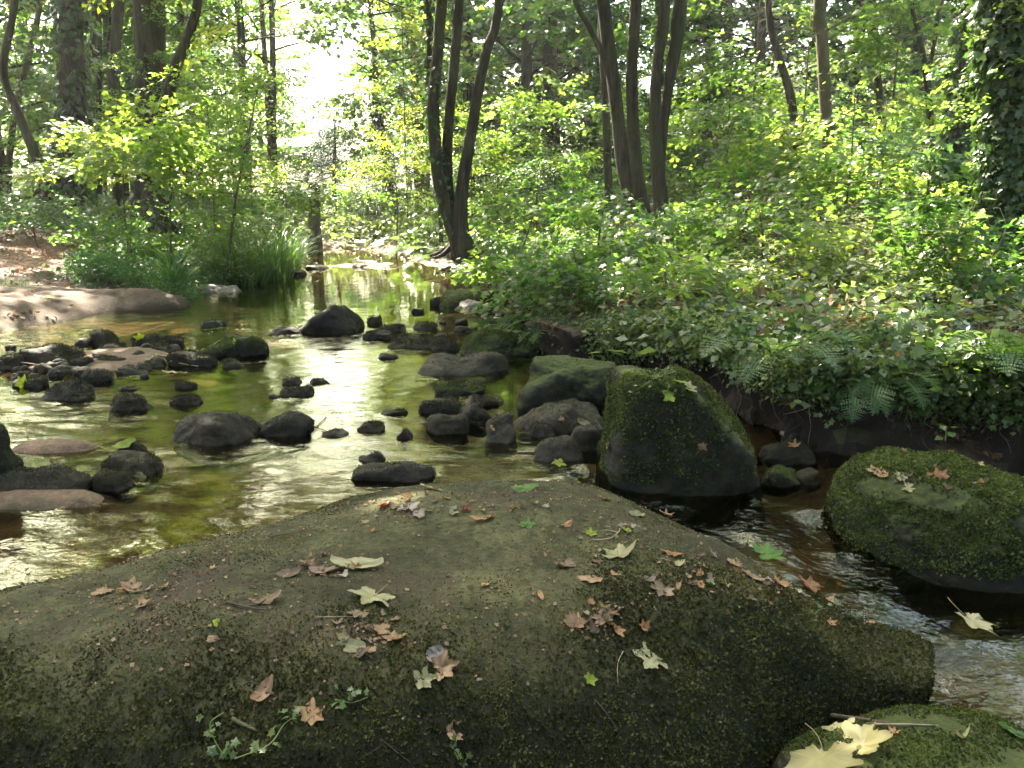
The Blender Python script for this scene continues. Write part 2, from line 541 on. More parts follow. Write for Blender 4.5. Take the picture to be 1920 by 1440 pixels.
RK = [
    # label, cx, top, base, width, material, extra
    ('dark mossy boulder cut by the frame edge beside the sand bar', -12, 795, 925, 92, 'rock_moss', dict(hmul=1.1)),
    ('flat dark ledge between the two sand bars', 86, 862, 930, 195, 'rock_brown', dict(p=12, deep=.5)),
    ('round dark rock right of the sand bar, behind a smaller fuzzy one', 245, 836, 893, 98, 'rock', {}),
    ('small stone half hidden behind the round rock by the sand bar', 250, 823, 846, 40, 'rock', {}),
    ('fuzzy black rock at the end of the flat dark ledge', 216, 872, 921, 68, 'rock', {}),
    ('big smooth oval boulder lying alone left of midstream', 400, 742, 832, 180, 'rock', dict(p=5, name='boulder', cat='boulder', mossn=2200)),
    ('upright square black rock in front of the rubble bar', 243, 728, 771, 62, 'rock', dict(p=12)),
    ('small knob standing behind the low oval cushion rock', 349, 706, 728, 40, 'rock', dict(hmul=.5)),
    ('low oval cushion rock next to the big smooth oval boulder', 351, 733, 759, 60, 'rock', {}),
    ('long low black rock at the far left end of the rubble bar', 96, 641, 686, 118, 'rock', {}),
    ('square black rock right of the long low one on the rubble bar', 148, 662, 691, 42, 'rock', dict(p=12)),
    ('broad brown mound at the foot of the rubble bar', 132, 699, 748, 98, 'rock_brown', dict(p=5)),
    ('brown hump between the broad brown mound and the rubble bar', 188, 688, 716, 52, 'rock_brown', {}),
    ('lone block standing behind the rubble bar near the flat sandy shelf', 196, 612, 646, 46, 'rock', dict(p=10)),
    ('dark rock with a bright lime leaf stuck against it', 278, 619, 648, 50, 'rock', {}),
    ('large mossy mound at the midstream end of the rubble bar', 440, 614, 669, 135, 'rock_moss', dict(p=5)),
    ('sunlit tan mound in front of the large mossy mound', 362, 648, 688, 96, 'rock_brown', dict(p=5)),
    ('small black stone at the midstream tip of the rubble bar', 436, 667, 690, 42, 'rock', {}),
    ('lone flat stone in open water beyond the rubble bar', 400, 596, 613, 44, 'rock', {}),
    ('thin dark slab lying behind the upright square rock', 243, 720, 733, 40, 'rock', dict(p=11, hmul=.4)),
    ('black stone at the frame edge on the rubble bar', 22, 655, 692, 50, 'rock', {}),
    ('low crumbled rock in the middle of the rubble bar', 298, 640, 662, 66, 'rock_brown', {}),
    ('brown cobble above the upright square rock', 252, 681, 702, 48, 'rock_brown', {}),
    ('low dark stone behind the square black rock of the rubble bar', 208, 640, 657, 56, 'rock', {}),
    ('small stone under the broad brown mound', 146, 735, 751, 42, 'rock', {}),
    ('grey cobble on the rubble bar left of the low crumbled rock', 205, 664, 683, 44, 'rock_brown', {}),
    ('grey cobble just below the low crumbled rock', 288, 672, 689, 40, 'rock_brown', {}),
    ('flat brown stone beside the small green stalk on the rubble bar', 60, 700, 726, 54, 'rock', {}),
    ('dark stone between sunlit tan mound and lime-leaf rock', 322, 628, 648, 52, 'rock', {}),
    ('prominent peaked black rock alone in midstream', 622, 570, 626, 116, 'rock', dict(p=9, planes=[(-.6, 0, .8, .62), (.75, 0, .65, .8)], hmul=1.15, mossn=1400)),
    ('low wet slab left of the peaked midstream rock', 533, 612, 627, 58, 'rock', dict(mossn=0)),
    ('small round stone just right of the peaked midstream rock', 705, 590, 606, 28, 'rock', {}),
    ('low stone below the peaked midstream rock', 707, 617, 636, 60, 'rock', {}),
    ('flat wet stone right of the peaked midstream rock', 737, 605, 621, 44, 'rock', {}),
    ('dark stone in the yellow reflection below the tree roots', 798, 600, 618, 46, 'rock', {}),
    ('wide flat group stone behind the sandy-ended mound', 778, 626, 652, 92, 'rock', {}),
    ('dark stone touching the wide flat stone behind the sandy-ended mound', 838, 628, 656, 56, 'rock', {}),
    ('pebble in the shallows under the mossy shore rock', 866, 595, 608, 24, 'rock', dict(mossn=0)),
    ('pebble in the shallows above the long mossy block', 865, 610, 623, 24, 'rock', dict(mossn=0)),
    ('smooth low mound with a sunlit sandy end near the right shore', 874, 650, 704, 182, 'rock_brown', dict(p=5, name='boulder', cat='boulder', moss='moss_dark', mossn=1800)),
    ('long mossy block lying behind the sandy-ended mound', 936, 611, 668, 158, 'rock_moss', dict(p=9, name='boulder', cat='boulder')),
    ('big mossy rock beside the roots of the three-stemmed tree', 880, 529, 576, 88, 'rock_moss', {}),
    ('pinkish rounded stone in front of the mossy shore rock', 885, 556, 579, 48, 'rock_pale', dict(mossn=0)),
    ('tiny dark rock sticking up in the yellow reflection', 818, 554, 573, 20, 'rock', dict(mossn=0)),
    ('flat thin stone in the green glare of midstream', 726, 664, 673, 34, 'rock', dict(mossn=0)),
    ('small ragged stone at the top of the midstream trio', 548, 706, 721, 34, 'rock', {}),
    ('small stone right of the ragged one in the midstream trio', 598, 709, 720, 36, 'rock', {}),
    ('larger flat stone at the bottom of the midstream trio', 559, 719, 743, 54, 'rock', {}),
    ('pebble left below the midstream trio', 515, 739, 747, 20, 'rock', dict(mossn=0)),
    ('jagged tufted black rock right of the big smooth oval boulder', 538, 753, 816, 96, 'rock', dict(p=10, rough=.11, nplanes=16, mossn=1800)),
    ('low clump of stone right of the jagged tufted rock', 628, 803, 819, 46, 'rock', {}),
    ('small tufted rock midway along the ripple line', 695, 787, 810, 52, 'rock', {}),
    ('dark flat rock behind the pointed one on the ripple line', 738, 763, 779, 48, 'rock', {}),
    ('small pointed rock on the ripple line', 759, 793, 824, 34, 'rock', dict(planes=[(-.7, 0, .7, .6), (.7, 0, .7, .6)])),
    ('small ragged rock behind the long mossy log-shaped rock', 697, 846, 866, 46, 'rock', {}),
    ('long mossy log-shaped rock just off the big front boulder', 745, 862, 901, 154, 'rock_brown', dict(deep=.42, mossn=3200, p=10)),
    ('wide mossy cushion below the sandy-ended mound', 862, 709, 740, 92, 'rock_moss', dict(moss='moss_dark')),
    ('tufted rock left of the wide mossy cushion', 828, 740, 774, 84, 'rock', {}),
    ('rounded tufted rock at the left end of the mossy pile', 838, 758, 814, 76, 'rock', dict(mossn=1500)),
    ('dark rock at the back of the mossy pile', 912, 736, 762, 72, 'rock', {}),
    ('square-shouldered rock in the middle of the mossy pile', 892, 755, 797, 62, 'rock', {}),
    ('upright mossy rock with an orange leaf on its face', 940, 757, 829, 52, 'rock_brown', dict(p=9)),
    ('large domed mossy mound in front of the black-faced ledge', 1045, 738, 814, 168, 'rock_brown', dict(p=5, name='boulder', cat='boulder', moss='moss_dark', mossn=3500)),
    ('small domed stone at the foot of the large domed mound', 1018, 787, 819, 50, 'rock_brown', {}),
    ('mossy rock closest to the water at the foot of the domed mound', 1045, 808, 863, 88, 'rock_brown', dict(mossn=1500)),
    ('mossy rock wedged between the domed mound and the tall ridge boulder', 1102, 784, 846, 78, 'rock_brown', dict(mossn=1300)),
    ('wet stone beside the little chute at the foot of the ridge boulder', 1150, 838, 876, 58, 'rock', dict(mossn=0)),
    ('small rounded stone with pale lichen between the two big boulders', 1466, 868, 912, 66, 'rock_moss', dict(moss='moss_green')),
    ('dark wet rock above the lichen stone between the two big boulders', 1470, 816, 868, 92, 'rock', dict(mossn=0)),
    ('small dark rock touching the long low boulder above the chute', 1514, 872, 908, 44, 'rock', dict(mossn=0)),
    ('flat brown stone at the far left waterline under the grass bank', 425, 505, 533, 120, 'rock_brown', {}),
    ('pale smooth stone below the flat brown stone at the waterline', 412, 529, 549, 68, 'rock_pale', dict(mossn=0)),
    ('dark stone at the tip of the left bank waterline', 470, 512, 532, 44, 'rock', dict(mossn=0)),
    ('low wet stone far up the stream in the sun glare', 552, 507, 517, 46, 'rock', dict(mossn=0)),
    ('dark stone farthest up the stream', 594, 496, 505, 40, 'rock', dict(mossn=0)),
    ('brown stone in the sunlit shallows near the far shore', 676, 493, 502, 30, 'rock_brown', dict(mossn=0)),
    ('dark cobble at the foot of the right bank', 918, 566, 586, 34, 'rock', dict(mossn=0)),
    ('pale flat pebble at the foot of the right bank', 945, 576, 588, 28, 'rock_pale', dict(mossn=0)),
    ('dark rock under the ferns of the right bank', 968, 588, 612, 52, 'rock', {}),
    ('wet pebble in the shallows left of the dark bank rock', 925, 594, 604, 26, 'rock_brown', dict(mossn=0)),
]

TURB = [(330, 850, .25, .8), (400, 845, .3, .8), (480, 800, .25, .4), (190, 770, .5, .7), (60, 780, .6, .7), (600, 636, .38, .9), (520, 640, .3, .9), (680, 640, .3, .7), (1130, 895, .22, 1.5), (1230, 950, .24, 1.6), (1400, 985, .3, 1.3),
        (1590, 1000, .22, 1.2), (1660, 1070, .25, 1.1), (1780, 1120, .3, 1), (1900, 1150, .3, .35), (1410, 790, .25, 1), (1570, 860, .2, 1.1), (108, 1012, .2, .6), (45, 1085, .14, .45), (760, 810, .3, .5), (860, 850, .35, .5),
        (980, 850, .4, .6), (40, 640, .8, .9), (230, 590, .9, .7), (700, 690, .8, .12), (620, 815, .5, .22), (560, 930, .6, .14), (950, 670, .4, .5), (1500, 1000, .3, .7)]


def turb(x, y):
    t = 0 * x
    for px, py, r, a in TURB:
        c = P(px, py, -.1 if px > 1200 and py > 780 else 0)
        t = np.maximum(t, a * np.exp(-((x - c[0]) ** 2 + ((y - c[1]) * .8) ** 2) / r ** 2))
    for _, cx, top, base, w_, _m, _k in RK:
        c = P(cx, base, 0)
        r = w_ * c[1] / FPX * .62
        t = np.maximum(t, (.55 if w_ > 40 else .35) * np.exp(-(((x - c[0]) / r) ** 2 + ((y - c[1] - .1 * r) / r) ** 2) ** 1.5))
    return t


# water surface, same grid, only where the stream is
wd = gd.reshape(ny, nx)
keep = (wd < .45) & (GY > .5) & (GY < 20.5)
kf = keep.ravel()[gQ].all(1)
used = np.unique(gQ[kf])
remap = np.full(nx * ny, -1)
remap[used] = np.arange(len(used))
wx, wy = GX.ravel()[used], GY.ravel()[used]
wt = turb(wx, wy)
q = np.stack([wx, wy, 0 * wx], 1)
wz = water_z(wx, wy) + (.010 * wt + .0012) * vnoise(q * [9, 15, 1], 21) + .006 * wt * vnoise(q * [21, 30, 1], 22)
wV = np.stack([wx, wy, wz], 1)
wQ = remap[gQ[kf]]


def ground_material():
    m, nt, out = nm('forest_floor')
    L = nt.links.new
    geo = N(nt, 'ShaderNodeNewGeometry')
    pos = geo.outputs['Position']
    sh = N(nt, 'ShaderNodeAttribute', attribute_name='shore')
    n1 = N(nt, 'ShaderNodeTexNoise', Scale=9.0, Detail=9.0, Roughness=0.7)
    n2 = N(nt, 'ShaderNodeTexNoise', Scale=1.3, Detail=5.0, Roughness=0.6)
    n3 = N(nt, 'ShaderNodeTexNoise', Scale=60.0, Detail=4.0, Roughness=0.7)
    for n in (n1, n2, n3):
        L(pos, n.inputs['Vector'])
    soil = ramp(nt, [(.3, (.025, .017, .011)), (.5, (.07, .045, .028)), (.65, (.13, .08, .05)), (.8, (.2, .14, .09))])
    L(n1.outputs['Fac'], soil.inputs[0])
    green = ramp(nt, [(.35, (.018, .03, .008)), (.65, (.05, .07, .018))])
    L(n1.outputs['Fac'], green.inputs[0])
    gm = ramp(nt, [(.48, (0, 0, 0)), (.62, (1, 1, 1))])
    L(n2.outputs['Fac'], gm.inputs[0])
    land = N(nt, 'ShaderNodeMixRGB')
    L(gm.outputs[0], land.inputs[0])
    L(soil.outputs[0], land.inputs[1])
    L(green.outputs[0], land.inputs[2])
    sand = ramp(nt, [(.3, (.05, .033, .019)), (.5, (.125, .08, .047)), (.7, (.22, .15, .095))])
    mixn = N(nt, 'ShaderNodeMath', operation='MULTIPLY_ADD')
    L(n3.outputs['Fac'], mixn.inputs[0])
    mixn.inputs[1].default_value = .5
    mm = N(nt, 'ShaderNodeMath', operation='MULTIPLY')
    L(n1.outputs['Fac'], mm.inputs[0])
    mm.inputs[1].default_value = .5
    L(mm.outputs[0], mixn.inputs[2])
    L(mixn.outputs[0], sand.inputs[0])
    alg = N(nt, 'ShaderNodeTexNoise', Scale=2.2, Detail=6.0, Roughness=0.7)
    L(pos, alg.inputs['Vector'])
    am = ramp(nt, [(.5, (0, 0, 0)), (.66, (.8, .8, .8))])
    L(alg.outputs['Fac'], am.inputs[0])
    bed = N(nt, 'ShaderNodeMixRGB')
    L(am.outputs[0], bed.inputs[0])
    L(sand.outputs[0], bed.inputs[1])
    bed.inputs[2].default_value = (.035, .036, .012, 1)
    mx = N(nt, 'ShaderNodeMixRGB')
    L(sh.outputs['Fac'], mx.inputs[0])
    L(bed.outputs[0], mx.inputs[1])
    L(land.outputs[0], mx.inputs[2])
    # bare, dark, root-bound earth on the steep cut of the bank
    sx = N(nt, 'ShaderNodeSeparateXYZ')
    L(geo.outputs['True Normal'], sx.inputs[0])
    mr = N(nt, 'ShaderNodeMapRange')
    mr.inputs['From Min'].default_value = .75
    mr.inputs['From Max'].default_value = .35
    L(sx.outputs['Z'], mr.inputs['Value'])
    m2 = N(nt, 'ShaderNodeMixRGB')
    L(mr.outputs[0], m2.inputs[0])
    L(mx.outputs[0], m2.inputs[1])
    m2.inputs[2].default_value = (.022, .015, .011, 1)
    pb = N(nt, 'ShaderNodeBsdfPrincipled')
    pb.inputs['Roughness'].default_value = .85
    pb.inputs['Specular IOR Level'].default_value = .25
    L(m2.outputs[0], pb.inputs['Base Color'])
    bp = N(nt, 'ShaderNodeBump')
    bp.inputs['Strength'].default_value = .6
    bp.inputs['Distance'].default_value = .03
    L(n1.outputs['Fac'], bp.inputs['Height'])
    L(bp.outputs[0], pb.inputs['Normal'])
    L(pb.outputs[0], out.inputs['Surface'])
    return m


def water_material():
    m, nt, out = nm('stream_water')
    L = nt.links.new
    geo = N(nt, 'ShaderNodeNewGeometry')
    at = N(nt, 'ShaderNodeAttribute', attribute_name='turb')
    mp = N(nt, 'ShaderNodeMapping')
    mp.inputs['Scale'].default_value = (.55, 1.0, 1.0)
    mp.inputs['Rotation'].default_value = (0, 0, R(12))
    L(geo.outputs['Position'], mp.inputs['Vector'])

    def h(scale, detail, base, k, dist=0.6):
        n = N(nt, 'ShaderNodeTexNoise', Scale=scale, Detail=detail, Roughness=0.55, Distortion=dist)
        L(mp.outputs[0], n.inputs['Vector'])
        ma = N(nt, 'ShaderNodeMath', operation='MULTIPLY_ADD')
        L(at.outputs['Fac'], ma.inputs[0])
        ma.inputs[1].default_value = k
        ma.inputs[2].default_value = base
        mu = N(nt, 'ShaderNodeMath', operation='MULTIPLY')
        L(n.outputs['Fac'], mu.inputs[0])
        L(ma.outputs[0], mu.inputs[1])
        return mu.outputs[0]
    a = h(4.0, 2.0, .0012, .010)
    b = h(20.0, 2.0, .00035, .0085)
    c = h(48.0, 2.0, .00006, .0042)
    s1 = N(nt, 'ShaderNodeMath', operation='ADD')
    L(a, s1.inputs[0])
    L(b, s1.inputs[1])
    s2 = N(nt, 'ShaderNodeMath', operation='ADD')
    L(s1.outputs[0], s2.inputs[0])
    L(c, s2.inputs[1])
    bp = N(nt, 'ShaderNodeBump')
    bp.inputs['Strength'].default_value = 1.0
    bp.inputs['Distance'].default_value = 1.0
    L(s2.outputs[0], bp.inputs['Height'])
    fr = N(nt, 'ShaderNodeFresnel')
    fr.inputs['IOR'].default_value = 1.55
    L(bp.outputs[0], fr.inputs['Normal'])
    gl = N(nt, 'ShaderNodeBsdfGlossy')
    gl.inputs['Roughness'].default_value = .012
    gl.inputs['Color'].default_value = (.98, 1, .76, 1)  # yellowish tint puts the green-gold foliage reflection into the gloss colour
    L(bp.outputs[0], gl.inputs['Normal'])
    tr = N(nt, 'ShaderNodeBsdfTransparent')
    tr.inputs['Color'].default_value = (.66, .60, .42, 1)
    mx = N(nt, 'ShaderNodeMixShader')
    L(fr.outputs[0], mx.inputs[0])
    L(tr.outputs[0], mx.inputs[1])
    L(gl.outputs[0], mx.inputs[2])
    L(mx.outputs[0], out.inputs['Surface'])
    return m


ground = obj('ground', gV, gQ, ground_material(), attrs={'shore': ss(-.02, .12, gd)}, smooth=True)
tag(ground, 'forest floor and stream bed', kind='structure')
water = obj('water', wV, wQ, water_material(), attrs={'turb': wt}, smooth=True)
tag(water, 'shallow woodland stream', kind='structure')
del ground['label'], water['label']
gbvh = BVHTree.FromPolygons([tuple(v) for v in gV], [tuple(int(k) for k in f) for f in gQ])


def gz1(x, y):
    h = gbvh.ray_cast(Vector((x, y, 80)), Vector((0, 0, -1)))
    return h[0].z if h[0] is not None else 0.0


def gxyz(px, py, bvh=None):
    d = Vector(ray(px, py)).normalized()
    h = (bvh or gbvh).ray_cast(Vector(CAM), d)
    return np.array(h[0]) if h[0] is not None else PY(px, py, 40)


# ------------------------------------------------------------------ footpath on the left bank
pp = curve([(-18, 6.0), (-11, 8.6), (-8.0, 10.0), (-6.9, 11.4), (-7.6, 13.2), (-11, 15.5), (-20, 18)], 70)
nv = np.gradient(pp, axis=0)
nv = nrm(np.stack([-nv[:, 1], nv[:, 0]], 1))
off = np.linspace(-1, 1, 15)
wid = .9 + .15 * np.sin(np.arange(70) * .9)
PX = pp[:, None, :] + nv[:, None, :] * (off[None, :, None] * wid[:, None, None])
pz = np.array([gz1(a, b) for a, b in PX.reshape(-1, 2)]).reshape(70, 15)
pz = pz + .012 * (1 - (np.abs(off) ** 3))[None, :] - .004
i = (np.arange(69)[:, None] * 15 + np.arange(14)[None, :]).ravel()
M['path'] = noise_mat('trodden_earth', [(.3, (.07, .04, .025)), (.5, (.15, .085, .052)), (.7, (.25, .16, .10))], 7, 9, .9, .5, 40, .2, second=(.10, .07, .045), sscale=1.1)
tag(obj('path', np.concatenate([PX, pz[..., None]], -1).reshape(-1, 3), np.stack([i, i + 1, i + 16, i + 15], 1), M['path'], smooth=True), kind='structure')

# ------------------------------------------------------------------ rocks
BLADE = np.array([[-.11, 0, 0], [.11, 0, 0], [.02, 1, 0.16]])
rock_bvh = []          # (bvh, object) for dropping leaves on


def moss_on(parent, Vw, F, n, rng, mat, size=.014, zmin=-.1, zlow=-9, leafy=False, dens=None, name='moss', sizef=None, gate=.35, tonef=None):
    """hundreds of small upright leaflets over the rock's surface, one part"""
    p, nn = face_samples(Vw, F, int(n * 1.6), rng)
    k = (nn[:, 2] > zmin + .25 * rng.standard_normal(len(p)) * .5) & (p[:, 2] > zlow)
    cl = fbm(p * 7, 77, 2)
    k &= cl > -gate + .5 * (rng.random(len(p)) - .5)
    if dens is not None:
        k &= rng.random(len(p)) < dens(p)
    p, nn, cl = p[k][:n], nn[k][:n], cl[k][:n]
    m = len(p)
    if m == 0:
        return
    dirs = nrm(nn * (.55 if leafy else .9) + rng.standard_normal((m, 3)) * (.75 if leafy else .55) + [0, 0, .15])
    fr = frames(dirs, rng.standard_normal((m, 3)))
    s = size * rng.uniform(.6, 1.5, m)
    if sizef is not None:
        s = s * sizef(p)
    if leafy:
        T = np.array([[0, 0, 0], [-.42, .5, .1], [0, 1, -.05], [.42, .5, .1]])
        tri = np.array([[0, 2, 1], [0, 3, 2]])
    else:
        T, tri = BLADE, np.array([[0, 1, 2]])
    V = np.einsum('nij,kj->nki', fr, T) * s[:, None, None] + (p - nn * size * .15)[:, None, :]
    kk = len(T)
    tone_ = 0 if tonef is None else tonef(p)
    Fm = (tri[None] + np.arange(m)[:, None, None] * kk).reshape(-1, 3)
    rnd = np.clip(.45 + tone_ + .35 * cl + .22 * rng.standard_normal(m), 0, 1)
    o = obj(name, V.reshape(-1, 3), Fm, mat, parent, {'rnd': np.repeat(rnd, kk)})
    o['kind'] = 'stuff'


def rock_shape(rng, level, size, p=7, nplanes=12, rough=.05, tilt=0., planes=None, fine=.010):
    D, F = ico(level)
    ax = np.vstack([np.eye(3), -np.eye(3)])
    n = np.vstack([ax, nrm(rng.standard_normal((nplanes, 3)))])
    d = np.concatenate([np.full(6, 1.0) * rng.uniform(.92, 1.05, 6), rng.uniform(.86, 1.12, nplanes)])
    if planes is not None:
        n = np.vstack([n, nrm(np.array([q_[:3] for q_ in planes], float))])
        d = np.concatenate([d, [q_[3] for q_ in planes]])
    s = np.clip(D @ n.T, 0, None) / d
    r = (s ** p).sum(1) ** (-1 / p)
    V = D * r[:, None] * np.array(size) / 2
    ms = float(np.cbrt(np.prod(size)))
    sd = int(rng.integers(0, 9999))
    off_ = rng.uniform(0, 50, 3)
    V = V + D * (ms * (rough * fbm(V / ms * 1.9 + off_, sd, 4, .45) + fine * fbm(V / ms * 11 + off_, sd + 9, 3, .6)))[:, None]
    V[:, :2] *= (1 - .22 * np.clip(V[:, 2:3] / size[2], -.5, .5))
    return V, F


def rotz(V, a):
    c, s = math.cos(a), math.sin(a)
    return V @ np.array([[c, s, 0], [-s, c, 0], [0, 0, 1]])


def rock(label, cx, top, base, w, mat='rock', moss='moss_dark', z=None, seed=None, deep=.75, level=None, p=10, nplanes=12, rough=.11,
         planes=None, name='rock', cat='rock', group=None, mossn=None, yaw=0, mleaf=False, sink=.9, hmul=1.0, msize=None, back=0):
    """a stone whose outline fills the given box of the photograph: cx, top, base, width in its pixels"""
    if z is None:
        q0 = P(cx, base, -.1 if (cx > 1200 and base > 780) else 0)
        z = float(water_z(q0[0], q0[1])[0])
    front = P(cx, base, z)
    Dp = (front - CAM) @ np.array([0, cp, -sp])
    sx = w * Dp / FPX
    dep = math.atan2(CAM[2] - z, front[1])
    sy = sx * deep
    h = max(.22 * sx, ((base - top) * Dp / FPX - .55 * sy * math.sin(dep)) / math.cos(dep)) * hmul
    sz = h * (1 + sink)
    c = np.array([front[0] * (1 + .4 * sy / front[1]), front[1] + sy * .42 + back, z + h - sz / 2])
    rng = np.random.default_rng(int(cx * 7 + base * 13) if seed is None else seed)
    lv = level or (5 if w > 150 else 4 if w > 55 else 3)
    V, F = rock_shape(rng, lv, (sx, sy, sz), p, nplanes, rough, planes=planes)
    if yaw:
        V = rotz(V, yaw)
    Vw = V + c
    loc = np.array([c[0], c[1], c[2] - sz / 2])
    r = empty(name, loc, label, cat, group) if mossn != 0 else None
    if r is None:
        o = obj(name, Vw, F, M[mat], None, None, True, loc)
        tag(o, label, cat, group)
        body = o
    else:
        body = obj('stone', Vw, F, M[mat], r, None, True)
        n = mossn or int(np.clip(w * w * .6, 300, 13000))
        moss_on(r, Vw, F, n, rng, M[moss], msize or max(.009, .0028 * Dp), -.05, z + .015 + .08 * h, leafy=mleaf)
        body = r
    rock_bvh.append((BVHTree.FromPolygons([tuple(v) for v in Vw], [tuple(int(k) for k in f) for f in F]), body))
    return body


def slab(name, label, cat, outline, zfun, mat, step, base, group=None, moss=None):
    outline = np.array(outline)
    lo, hi = outline[:, :2].min(0) - step * 3, outline[:, :2].max(0) + step * 3
    xs, ys = np.arange(lo[0], hi[0], step), np.arange(lo[1], hi[1], step)
    X, Y = np.meshgrid(xs, ys)
    d = -poly_sdf(outline, X, Y)
    Z = zfun(d, X.ravel(), Y.ravel())
    Zs = Z.reshape(X.shape)
    for _ in range(8):
        Zp = np.pad(Zs, 1, mode='edge')
        Zs = sum(Zp[a:a + Zs.shape[0], b:b + Zs.shape[1]] for a in range(3) for b in range(3)) / 9
    k_ = ss(step, step * 6, d)
    Z = Z * (1 - k_) + (Zs.ravel() + (.006 if step < .03 else .012) * fbm(np.stack([X.ravel(), Y.ravel(), 0 * d], 1) * 13, 47, 3)) * k_
    Z = np.where(d > 0, Z, base)
    V = np.stack([X.ravel(), Y.ravel(), Z], 1)
    n_ = len(xs)
    i_ = (np.arange(len(ys) - 1)[:, None] * n_ + np.arange(n_ - 1)[None, :]).ravel()
    Q = np.stack([i_, i_ + 1, i_ + n_ + 1, i_ + n_], 1)
    k = (d[Q] > -step * 2).any(1)
    Q = Q[k]
    us = np.unique(Q)
    rm = np.full(len(V), -1)
    rm[us] = np.arange(len(us))
    V, Q = V[us], rm[Q]
    Fq = np.concatenate([Q[:, [0, 1, 2]], Q[:, [0, 2, 3]]])
    loc = np.array([*outline[:, :2].mean(0), base])
    r = empty(name, loc, label, cat, group)
    obj('stone', V, Q, mat, r, None, True)
    rock_bvh.append((BVHTree.FromPolygons([tuple(v) for v in V], [tuple(int(k_) for k_ in f) for f in Fq]), r))
    return r, V, Fq


# the big slab in front
far_edge = [P(-300, 1190), P(0, 1108), P(120, 1085), P(240, 1050), P(380, 1015), P(500, 982), P(620, 944), P(740, 914), P(860, 904), P(960, 902), P(1060, 904), P(1130, 914), P(1200, 962, -.06),
            P(1300, 1000, -.10), P(1420, 1032, -.13), P(1560, 1088, -.17), P(1680, 1150, -.22), P(1750, 1215, -.26), P(1750, 1290, -.29), P(1690, 1342, -.30)]
front_edge = [P(1690, 1342, -.30), P(1500, 1392, -.3), np.array([.72, 1.86, 0]), np.array([.5, 1.62, 0]), np.array([.1, 1.44, 0]), np.array([-.5, 1.32, 0]), np.array([-1.2, 1.34, 0]), np.array([-1.9, 1.5, 0]), np.array([-2.4, 1.9, 0])]


def fg_z(d, x, y):
    df = line_dist(front_edge, x, y)
    db = line_dist(far_edge, x, y)
    zw = water_z(x, y)
    u = np.clip(df / .60, 0, 1)
    zf = -.52 + .66 * (1 - (1 - u) ** 2.4) ** .62
    right = ss(.35, .95, x)
    zb = np.where(x > .3, -.25 * ss(.3, 1.35, x), 0) + (.15 + .02 * right) * (1 - np.exp(-db / (.30 + .25 * right))) - .004
    k = .05
    h_ = np.clip(.5 + .5 * (zb - zf) / k, 0, 1)
    z = zb * (1 - h_) + zf * h_ - k * h_ * (1 - h_)
    q_ = np.stack([x, y, 0 * x], 1)
    return z + .030 * fbm(q_ * 2.6, 40, 4) * ss(0, .3, d) + .006 * fbm(q_ * 11, 41, 3) + .010 * fbm(q_ * 6, 43, 2) * ss(.14, -.1, z)


